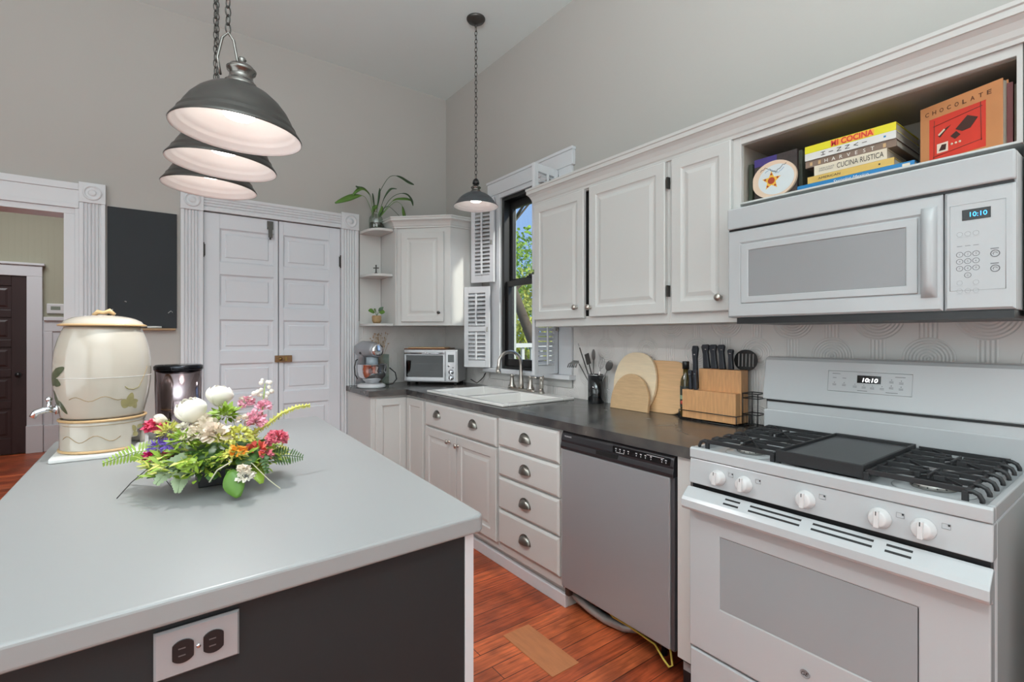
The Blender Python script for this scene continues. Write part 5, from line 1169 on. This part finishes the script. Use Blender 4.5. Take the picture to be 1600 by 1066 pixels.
# cutting boards leaning on the wall (local x to the right, z up, leaning back)
def board_thing(label, y_left, X0, outline, m, lean, th=.018, feet=False):
    t = thing('cutting_board', label, 'cutting board', (X0, y_left, CZ), ALONG_R)
    w = MB(); w.mx = Matrix.Rotation(-lean, 4, 'X'); w.prism(outline, 0, th, 'y'); obj('board', w, m, t, bevel=.003, seg=2); return t
def rr_rect(w_, h_, r): return rpoly([(0, 0), (w_, 0), (w_, h_), (0, h_)], r, 6)
bb_ = [(0.0, .035), (.03, 0), (.33, 0)]
t = board_thing('large bamboo cutting board with rounded corners, rearmost of the three', 1.885, 2.112, rr_rect(.435, .27, .075), bamboo_m, .16)
t = board_thing('pale rounded cutting board, tallest of the three leaning boards', 1.885, 2.085, [(.1385+.142*math.copysign(abs(math.cos(a))**.8, math.cos(a)), max(0, .145+.165*math.sin(a))) for a in [2*PI*k/48 for k in range(48)]], pale_wood, .17)
t = board_thing('small arch-shaped brown cutting board, front one of the three', 1.865, 2.052, [(0, 0), (.252, 0), (.252, .045)]+[(.126+.126*math.cos(PI*k/20), .045+.150*math.sin(PI*k/20)) for k in range(1, 20)]+[(0, .045)], mid_wood, .15)

# knife block on a black wire tray
kb = thing('knife_block', 'two-tier acacia knife block standing on a black wire tray', 'knife block', (2.045, 1.403, CZ), ALONG_R)
w = MB(); w.box(0, .265, 0, .04, .010, .142); obj('front_tier', w, block_m, kb, bevel=.002)
w = MB(); w.box(.062, .268, .0405, .10, .010, .242); obj('back_tier', w, block_m, kb, bevel=.002)
w = MB(); w.tube([(-.012, -.008, .045), (.272, -.008, .045), (.272, .108, .045), (-.012, .108, .045)], .002, 6, closed=True); w.tube([(-.012, -.008, .004), (.272, -.008, .004), (.272, .108, .004), (-.012, .108, .004)], .0024, 6, closed=True)
for x in (-.012, .272):
    for y in (-.008, .108): w.cyl((x, y, .004), (x, y, .045), .002, 6)
for k in range(9): w.cyl((-.012+.0355*k, -.008, .004), (-.012+.0355*k, .108, .004), .0014, 5)
tag(obj('wire_tray', w, dark_m), 'black wire tray holding the wooden knife block', 'tray').matrix_world = Matrix.Translation((2.045, 1.403, CZ)) @ Matrix.Rotation(ALONG_R, 4, 'Z')
def knife(label, x, y, z, L_, wd=.011, group='knives in the block', lean=0):
    t = thing('knife', label, 'knife', (2.045+y, 1.403-x, CZ+z), ALONG_R, group)
    w = MB(); w.mx = Matrix.Rotation(lean, 4, 'Y')
    pts = [(-.010*wd/.011, 0), (.013*wd/.011, 0), (.010*wd/.011, L_*.35), (.008*wd/.011, L_*.7), (.013*wd/.011, L_*.93), (.009*wd/.011, L_), (-.010*wd/.011, L_), (-.014*wd/.011, L_*.9), (-.009*wd/.011, L_*.6)]
    w.prism(pts, -.009, .009, 'y'); obj('handle', w, handle_m, t, bevel=.004, seg=3)
    w = MB(); w.box(-.004, .004, -.0095, -.009, L_*.78, L_*.81); obj('rivet', w, chrome_m, t)
ztop = .2425
for i, (x, y, L_, lab) in enumerate(((.040, .020, .200, ''),)): pass
knife('black-handled knife, leftmost of the tall knives in the block', .032, .060, .1427, .205, .013)
knife('black-handled knife, second from left of the tall knives', .087, .065, ztop, .112, .016, lean=-.04)
knife('black-handled knife, middle one of the tall knives', .126, .065, ztop, .112, .015, lean=-.04)
knife('black-handled knife, second from right in the block', .166, .065, ztop, .112, .014, lean=-.04)
knife('short black-handled knife at the right end of the block', .204, .070, ztop, .092, .011)
knife('small black knife at the left of the lower tier', .034, .018, .1427, .090, .008)
knife('small black knife at the right of the lower tier', .060, .018, .1427, .094, .008)
t = thing('slotted_turner', 'black slotted turner head sticking up behind the knife block', 'utensil', (2.150, 1.150, CZ+.03), ALONG_R)
w = MB(); M0 = Matrix.Translation((0, 0, .255)) @ Matrix.Rotation(-.05, 4, 'X'); w.mx = M0
n = 40; out = [(.054*math.cos(2*PI*k/n)*1.0, .048*math.sin(2*PI*k/n)) for k in range(n)]
# plate built as vertical strips leaving five slots
xs_ = [-.054, -.036, -.0285, -.0195, -.012, -.003, .0045, .0135, .021, .030, .0365, .054]
for i in range(11):
    xa, xb = xs_[i], xs_[i+1]; slot = i % 2 == 1
    m_ = 4
    for j in range(m_):
        a, b_ = xa+(xb-xa)*j/m_, xa+(xb-xa)*(j+1)/m_; ha = .048*math.sqrt(max(0, 1-(a/.0541)**2)); hb = .048*math.sqrt(max(0, 1-(b_/.0541)**2))
        if slot: w.prism([(a, .030 if ha > .032 else ha*.8), (b_, .030 if hb > .032 else hb*.8), (b_, hb), (a, ha)], 0, .003, 'y'); w.prism([(a, -ha), (b_, -hb), (b_, -.028), (a, -.028)], 0, .003, 'y')
        else: w.prism([(a, -ha), (b_, -hb), (b_, hb), (a, ha)], 0, .003, 'y')
obj('turner_head', w, dark_m, t)
w = MB(); w.tube([(0, .002, .215), (-.004, .004, .12), (-.008, .006, 0)], .005, 8, rads=[.009, .005, .005]); obj('handle', w, dark_m, t)
w = MB()
for z in (.004, .055, .125):
    w.tube([(2.165, 1.128, CZ+z), (2.165, 1.062, CZ+z), (2.085, 1.062, CZ+z), (2.085, 1.128, CZ+z)], .0022, 6, closed=True)
for x, y in ((2.165, 1.128), (2.165, 1.062), (2.085, 1.062), (2.085, 1.128)): w.cyl((x, y, CZ+.003), (x, y, CZ+.145), .0022, 6)
w.tube([(2.165, 1.128, CZ+.145), (2.165, 1.062, CZ+.145), (2.085, 1.062, CZ+.145), (2.085, 1.128, CZ+.145)], .0022, 6, closed=True)
for k in range(6): w.cyl((2.085, 1.062+.011*(k+.5), CZ+.003), (2.085, 1.062+.011*(k+.5), CZ+.055), .001, 5)
tag(obj('wire_caddy', w, dark_m), 'tall black wire caddy between knife block and range', 'caddy')
ob = thing('oil_bottle', 'dark olive oil bottle with black cap between bamboo board and knife block', 'bottle', (2.125, 1.437, CZ))
w = MB(); w.lathe([(.026, 0), (.029, .004), (.029, .165), (.026, .185), (.015, .205), (.0135, .235)], n=28, sx=.9, sy=.9); obj('glass', w, mat('dark_olive_glass', (70, 58, 22), .1, coat=.5), ob)
w = MB(); w.lathe([(.0165, .232), (.0165, .268), (.015, .27)], n=24); obj('cap', w, dark_m, ob)
w = MB(); w.lathe([(.0272, .045), (.0272, .15)], n=28, capb=False, capt=False); obj('label', w, mat('dark_bottle_label', (44, 48, 44), .5), ob)
w = MB(); w.lathe([(.0275, .085), (.0275, .105)], n=28, capb=False, capt=False); obj('label_band', w, mat('mint_label', (150, 176, 150), .5), ob)
w = MB(); w.mx = Matrix.Translation((-.0275, .002, .070)) @ Matrix.Rotation(-PI/2, 4, 'Y'); w.lathe([(.009, 0), (.009, .0012), (.001, .0014)], n=18); obj('red_seal', w, mat('red_label', (206, 84, 76), .5), ob)

# ================================================================ COOKBOOKS
paper = mat('book_pages', (206, 198, 182), .8, var=.05, vscale=200, stretch=(1, 1, 40))
BG = 'cookbooks on the shelf above the microwave'
def book(label, y1, y0, z0, z1, X0, depth, m, lett=None, lm=None, extras=()):
    t = thing('cookbook', label, 'book', (X0, y1, z0), ALONG_R, BG); L_ = y1-y0; h = z1-z0
    w = MB(); w.box(0, L_, 0, .003, 0, h); w.box(0, L_, .003, depth, 0, .0022); w.box(0, L_, .003, depth, h-.0022, h); c_ = obj('cover', w, m, t)
    obj('pages', MB().box(.003, L_-.003, .0031, depth-.004, .0023, h-.0023), paper, t)
    for (s_, xc, w_, hh, mm, kw) in (lett or []): text('spine_lettering', s_, mm, c_, (xc, -.0006, h/2), kw.pop('right', (1, 0, 0)), kw.pop('up', (0, 0, 1)), h=hh, w=w_, **kw)
    for (x0, x1, za, zb, mm) in extras: obj('spine_block', MB().box(x0, x1, -.0005, 0, za, zb), mm, c_)
    return t
ink = mat('dark_ink', (48, 40, 36), .6); bl_m = mat('book_blue', (28, 112, 164), .45); yl2 = mat('book_mustard', (206, 170, 90), .5); crm_m = mat('book_cream', (222, 210, 188), .55); hv = mat('book_taupe', (120, 98, 84), .55); wh_m = mat('book_white', (228, 226, 222), .5); ylw = mat('book_yellow', (226, 214, 36), .5); wh_ink = mat('white_ink', (232, 230, 222), .6); redi = mat('red_ink', (206, 50, 40), .5); ori = mat('orange_block', (240, 168, 60), .5)
book('blue cookbook lettered Savoring Mexico, bottom of the stack', .837, .488, 1.8035, 1.8285, 1.92, .22, bl_m, [('Savoring Mexico', .175, .105, .013, wh_ink, dict(shear=.3)), ('WILLIAMS', .275, .055, .005, wh_ink, {}), ('***', .06, .04, .003, wh_ink, {})][:1], extras=((.318, .338, .004, .02, crm_m),))
book('mustard yellow cookbook, second from the bottom of the stack', .797, .54, 1.829, 1.8525, 1.92, .20, yl2, [('AMERICAN', .07, .07, .008, ink, {})], extras=((.215, .220, .009, .014, ink),))
book('cream cookbook lettered Cucina Rustica in the stack', .775, .559, 1.853, 1.8875, 1.92, .19, crm_m, [('CUCINA RUSTICA', .140, .135, .018, ink, {}), ('VIANA LA PLACE\nEVAN KLEIMAN', .040, .048, .013, MATS['grey_print'], {})])
h_ = book('taupe cookbook lettered Harvest, third from the top', .806, .535, 1.888, 1.9125, 1.925, .235, hv, None)
cvr = [c for c in h_.children if c.name.startswith('cover')][0]
for i, ch in enumerate('HARVEST'): text('spine_lettering', ch, wh_ink, cvr, (.068+.023*i, -.0006, .0115), (0, 0, 1) if False else (1, 0, 0), (0, 0, 1), h=.012)
for x in (.015, .042, .235): obj('spine_block', MB().box(x, x+.008, -.0005, 0, .005, .018), MATS['tan_glaze_band'], cvr)
h_ = book('white cookbook with rotated black letters, second from the top', .806, .535, 1.913, 1.938, 1.92, .24, wh_m, None)
cvr = [c for c in h_.children if c.name.startswith('cover')][0]
for i, ch in enumerate('HINNVI'): text('spine_lettering', ch, ink, cvr, (.060+.025*i, -.0006, .0125), (0, 0, -1), (1, 0, 0), h=.014)
obj('spine_star', MB().box(.238, .244, -.0005, 0, .010, .016), bl_m, cvr)
h_ = book('yellow cookbook with red lettering Mi Cocina, top of the stack', .806, .535, 1.9385, 1.9645, 1.92, .235, ylw, [('MI COCINA', .148, .125, .021, redi, dict(bold=.03))], extras=((.084, .212, .003, .023, ori),))
for c in h_.children:
    if c.name.startswith('cover'):
        for g in c.children:
            if 'lettering' in g.name: g.location = (0, -.0006, 0)
# chocolate book, turned, front cover to the viewer
L_ = math.hypot(.065, .195); an = math.atan2(-.195, -.065)
ch = thing('cookbook', 'large tan cookbook lettered CHOCOLATE with a red cover picture, standing upright', 'book', (1.945, .480, 1.8035), an, BG)
w = MB(); w.box(0, .2055, 0, .003, 0, .183); w.box(0, .2055, .024, .027, 0, .183); w.box(0, .003, .003, .024, 0, .183); cc = obj('cover', w, mat('book_terracotta', (186, 124, 78), .5, var=.15, vscale=14), ch, bevel=.0008)
obj('pages', MB().box(.004, .202, .0031, .0239, .003, .180), paper, ch)
for i, c_ in enumerate('CHOCOLATE'): text('cover_lettering', c_, mat('chocolate_ink', (86, 46, 24), .6), cc, (.020+.0195*i, -.0005, .158), (1, 0, 0), (0, 0, 1), h=.0125, w=.0105, bold=.015)
pic = obj('cover_picture', MB().box(.026, .168, -.0006, 0, .010, .140), mat('book_red_picture', (196, 52, 36), .5, var=.2, vscale=12), cc)
dk = mat('chocolate_brown', (62, 34, 26), .5); 
w = MB(); w.prism([(.095, .086), (.125, .115), (.150, .100), (.132, .076), (.112, .074)], -.0012, -.0007, 'y'); obj('picture_shape', w, dk, pic)
w = MB(); w.prism([(.082, .070), (.097, .080), (.108, .066), (.094, .058)], -.0012, -.0007, 'y'); obj('picture_shape', w, dk, pic)
w = MB(); w.prism([(.050, .082), (.072, .100), (.084, .104), (.066, .088), (.055, .076)], -.0012, -.0007, 'y'); obj('picture_shape', w, dk, pic)
w = MB(); w.prism([(.050, .086), (.066, .099), (.069, .095), (.053, .082)], -.0016, -.0012, 'y'); obj('picture_shape', w, crm_m, pic)
w = MB(); w.box(.047, .076, -.0012, -.0007, .030, .058); sq_ = obj('picture_shape', w, blush, pic); w = MB(); w.prism([(.052, .036), (.06, .053), (.072, .052), (.070, .035)], -.0017, -.0012, 'y'); obj('picture_shape', w, dk, sq_)
for x in (.086, .096, .106): w = MB(); w.cyl((x, -.0006, .046), (x, -.0013, .046), .0032, 12); obj('picture_dot', w, crm_m, pic)
for P_ in (((.036, .115), (.16, .128)), ((.036, .022), (.16, .034)), ((.038, .012), (.040, .132)), ((.158, .03), (.156, .14))):
    w = MB(); w.tube([(P_[0][0], -.0008, P_[0][1]), (P_[1][0], -.0008, P_[1][1])], .0008, 4); obj('picture_line', w, dk, pic)
def standing(label, X0, y1, y0, zt_, dep, m):
    t = thing('cookbook', label, 'book', (X0, y1, 1.8035), ALONG_R, BG); Wd = y1-y0
    w = MB(); w.box(0, Wd, 0, .003, 0, zt_-1.8035); w.box(0, .002, .003, dep, 0, zt_-1.8035); w.box(Wd-.002, Wd, .003, dep, 0, zt_-1.8035); obj('cover', w, m, t); obj('pages', MB().box(.0022, Wd-.0022, .0032, dep-.004, .002, zt_-1.8055), paper, t); return t
standing('dark red book standing right of the chocolate cookbook', 1.90, .280, .268, 1.975, .16, mat('book_dark_red', (96, 26, 26), .5))
standing('brown book at the far right end of the shelf', 1.91, .2665, .258, 1.97, .15, mat('book_brown', (96, 78, 58), .5))
# left group: patterned dark book with a plate-shaped book before it
t = thing('cookbook', 'dark patterned square cookbook behind the round one, left end of shelf', 'book', (1.918, .990, 1.8035), ALONG_R, BG)
w = MB(); w.box(0, .158, 0, .014, 0, .165); obj('cover', w, mat('dark_patterned_cover', (52, 42, 40), .5, var=.8, vscale=60), t)
obj('cover_strip', MB().box(.0, .085, -.0005, 0, .135, .165), mat('book_violet', (58, 44, 110), .5), t)
rb = thing('round_cookbook', 'round plate-shaped cookbook picturing a yellow star-shaped dish', 'book', (1.905, .990, 1.8035), ALONG_R, BG)
def disc(cx, cz, rx, rz, y0, y1, n=44, x_lo=-1): return [(max(x_lo, cx+rx*math.cos(2*PI*k/n)), cz+rz*math.sin(2*PI*k/n)) for k in range(n)]
w = MB(); w.prism(disc(.080, .070, .082, .070, 0, 0, x_lo=.0), 0, .011, 'y'); cc = obj('cover', w, mat('plate_rim_cream', (222, 196, 172), .4, var=.08), rb)
w = MB(); w.prism(disc(.088, .068, .066, .056, 0, 0), -.0006, 0, 'y'); pp = obj('plate_centre', w, mat('plate_pale_blue', (214, 220, 222), .4), cc)
w = MB(); w.prism([(.072+(.036 if k % 2 == 0 else .016)*math.cos(PI/2+PI*k/5), .066+(.036 if k % 2 == 0 else .016)*math.sin(PI/2+PI*k/5)) for k in range(10)], -.0014, -.0007, 'y'); stt = obj('star_dish', w, mat('star_yellow', (228, 176, 60), .5), pp)
w = MB(); w.prism(disc(.072, .066, .013, .013, 0, 0, 16), -.002, -.0015, 'y'); obj('dish_centre', w, mat('dish_red', (150, 52, 24), .5), stt)
for k in range(5):
    a = PI/2+2*PI*k/5; w = MB(); w.prism(disc(.072+.024*math.cos(a), .066+.024*math.sin(a), .004, .004, 0, 0, 10), -.002, -.0015, 'y'); obj('dish_spot', w, MATS['dish_red'], stt)
w = MB(); w.tube([(.030+.006*k, -.0008, .108+.010*math.sin(k*.5)+.003*math.sin(k*2.4)) for k in range(17)], .0009, 4); obj('script_line', w, ink, cc)
w = MB(); w.tube([(.048+.005*k, -.0008, .100+.008*math.sin(k*.5)+.0025*math.sin(k*2.9)) for k in range(15)], .0007, 4); obj('script_line', w, bl_m, cc)
standing('slim dark green book against the left side of the shelf', 1.91, 1.009, .994, 1.955, .16, mat('book_dark_green', (42, 48, 34), .6))
tag(obj('recipe_box', MB().box(1.99, 2.15, .845, .925, 1.8033, 1.985), mat('grey_green_card', (104, 108, 96), .6), None, bevel=.002), 'grey-green box standing between the round book and the stack', 'box')

# ================================================================ OUTSIDE
struct(obj('ground', MB().box(2.35, 60, -10, 60, -.9, -.8), mat('garden_grass', (120, 140, 70), .9, var=.4, vscale=2)))
bark = mat('tree_bark', (104, 92, 80), .9, bump=.8, bscale=12, var=.3, vscale=3); lf1 = mat('spring_leaves', (160, 196, 70), .7, var=.35, vscale=1.5); lf2 = mat('yellow_green_leaves', (196, 198, 96), .8, var=.3, vscale=1.5); lf3 = mat('blue_green_leaves', (110, 160, 110), .8, var=.3, vscale=1.5)
def cloud(w, c, r, n, s, sz=1.0, sh=1.0):
    for k in range(n):
        while True:
            p = Vector((random.uniform(-1, 1), random.uniform(-1, 1), random.uniform(-1, 1)))
            if p.length < 1: break
        p = Vector((p.x*r, p.y*r, p.z*r*sz))+Vector(c); d = Vector((random.uniform(-1, 1), random.uniform(-1, 1), random.uniform(-1, .6)))
        w.leaf(p, d, (random.uniform(-1, 1), random.uniform(-1, 1), random.uniform(-.3, 1)), s*random.uniform(.7, 1.4), s*.7, .2, 2, .1)
t = thing('tree', 'leaning bare-trunked tree with fresh green leaves outside the window', 'tree', (5.2, 5.9, -.8))
w = MB(); w.tube([(.15, .0, 0), (.05, .15, 1.0), (-.18, .33, 2.0), (-.42, .52, 2.8), (-.60, .85, 3.5), (-.45, 1.1, 4.6)], .2, 14, rads=[.16, .10, .085, .075, .06, .03]); obj('trunk', w, bark, t)
for P_ in ([(-.42, .52, 2.8), (0, .6, 3.1), (.5, .4, 3.6)], [(-.6, .85, 3.5), (-.25, .9, 3.9), (.1, .7, 4.4), (.2, .2, 5.0)], [(-.45, 1.1, 4.6), (0, 1.0, 5.0), (.5, .8, 5.2)], [(-.5, 1.2, 3.9), (-.9, 1.5, 4.2), (-1.2, 1.6, 4.6)], [(-.25, .9, 3.9), (-.3, .4, 4.2), (-.1, -.1, 4.4)]):
    w = MB(); w.tube(P_, .03, 8, r1=.008); obj('branch', w, bark, t)
w = MB(); random.seed(5); cloud(w, (-.1, .9, 3.5), .9, 520, .075, .5); cloud(w, (-.3, 1.0, 2.95), .5, 200, .07, .4); cloud(w, (-.6, 1.6, 4.9), .8, 220, .10, .7); cloud(w, (.6, .2, 4.4), .6, 160, .10)
o_ = obj('foliage', w, lf1, t); o_['kind'] = 'stuff'
for i, (x, y, r_, hz, m, lab, n) in enumerate(((7.6, 8.6, 1.5, 1.7, lf2, 'yellow-green shrub behind the white railing outside', 1500), (9.6, 11.9, 2.3, 2.4, lf2, 'bright green bushy tree in the middle distance outside', 3800), (13.0, 17.0, 3.2, 3.6, lf3, 'bluish green tree farthest away outside the window', 4500), (5.4, 10.2, 1.3, 1.7, lf2, 'low yellow-green shrub at the left of the garden view', 900))):
    t = thing('shrub' if i in (0, 3) else 'background_tree', lab, 'shrub' if i in (0, 3) else 'tree', (x, y, -.8))
    w = MB()
    for k in range(9):
        a = 2*PI*k/9; w.tube([(0, 0, 0), (r_*.25*math.cos(a), r_*.25*math.sin(a), hz*.5), (r_*.6*math.cos(a), r_*.6*math.sin(a), hz*1.2)], .035, 6, r1=.01)
    obj('stems', w, bark, t); w = MB(); cloud(w, (0, 0, hz), r_, n, .15 if i else .11, hz/r_*.75); o_ = obj('foliage', w, m, t); o_['kind'] = 'stuff'
rl = thing('deck_railing', 'white painted porch railing with balusters outside the window', 'railing', (3.9, 4.75, .08))
railm = mat('railing_white', (226, 228, 224), .6)
obj('top_rail', MB().box(-1.6, 1.6, -.05, .05, 1.06, 1.11), railm, rl); obj('bottom_rail', MB().box(-1.6, 1.6, -.02, .02, .35, .40), railm, rl)
for k in range(22): obj('baluster', MB().box(-1.55+.145*k, -1.51+.145*k, -.015, .015, .40, 1.06), railm, rl)
struct(obj('porch_floor', MB().box(2.31, 6, -1, 4.7, -.2, -.1), mat('porch_boards', (150, 146, 138), .8)))
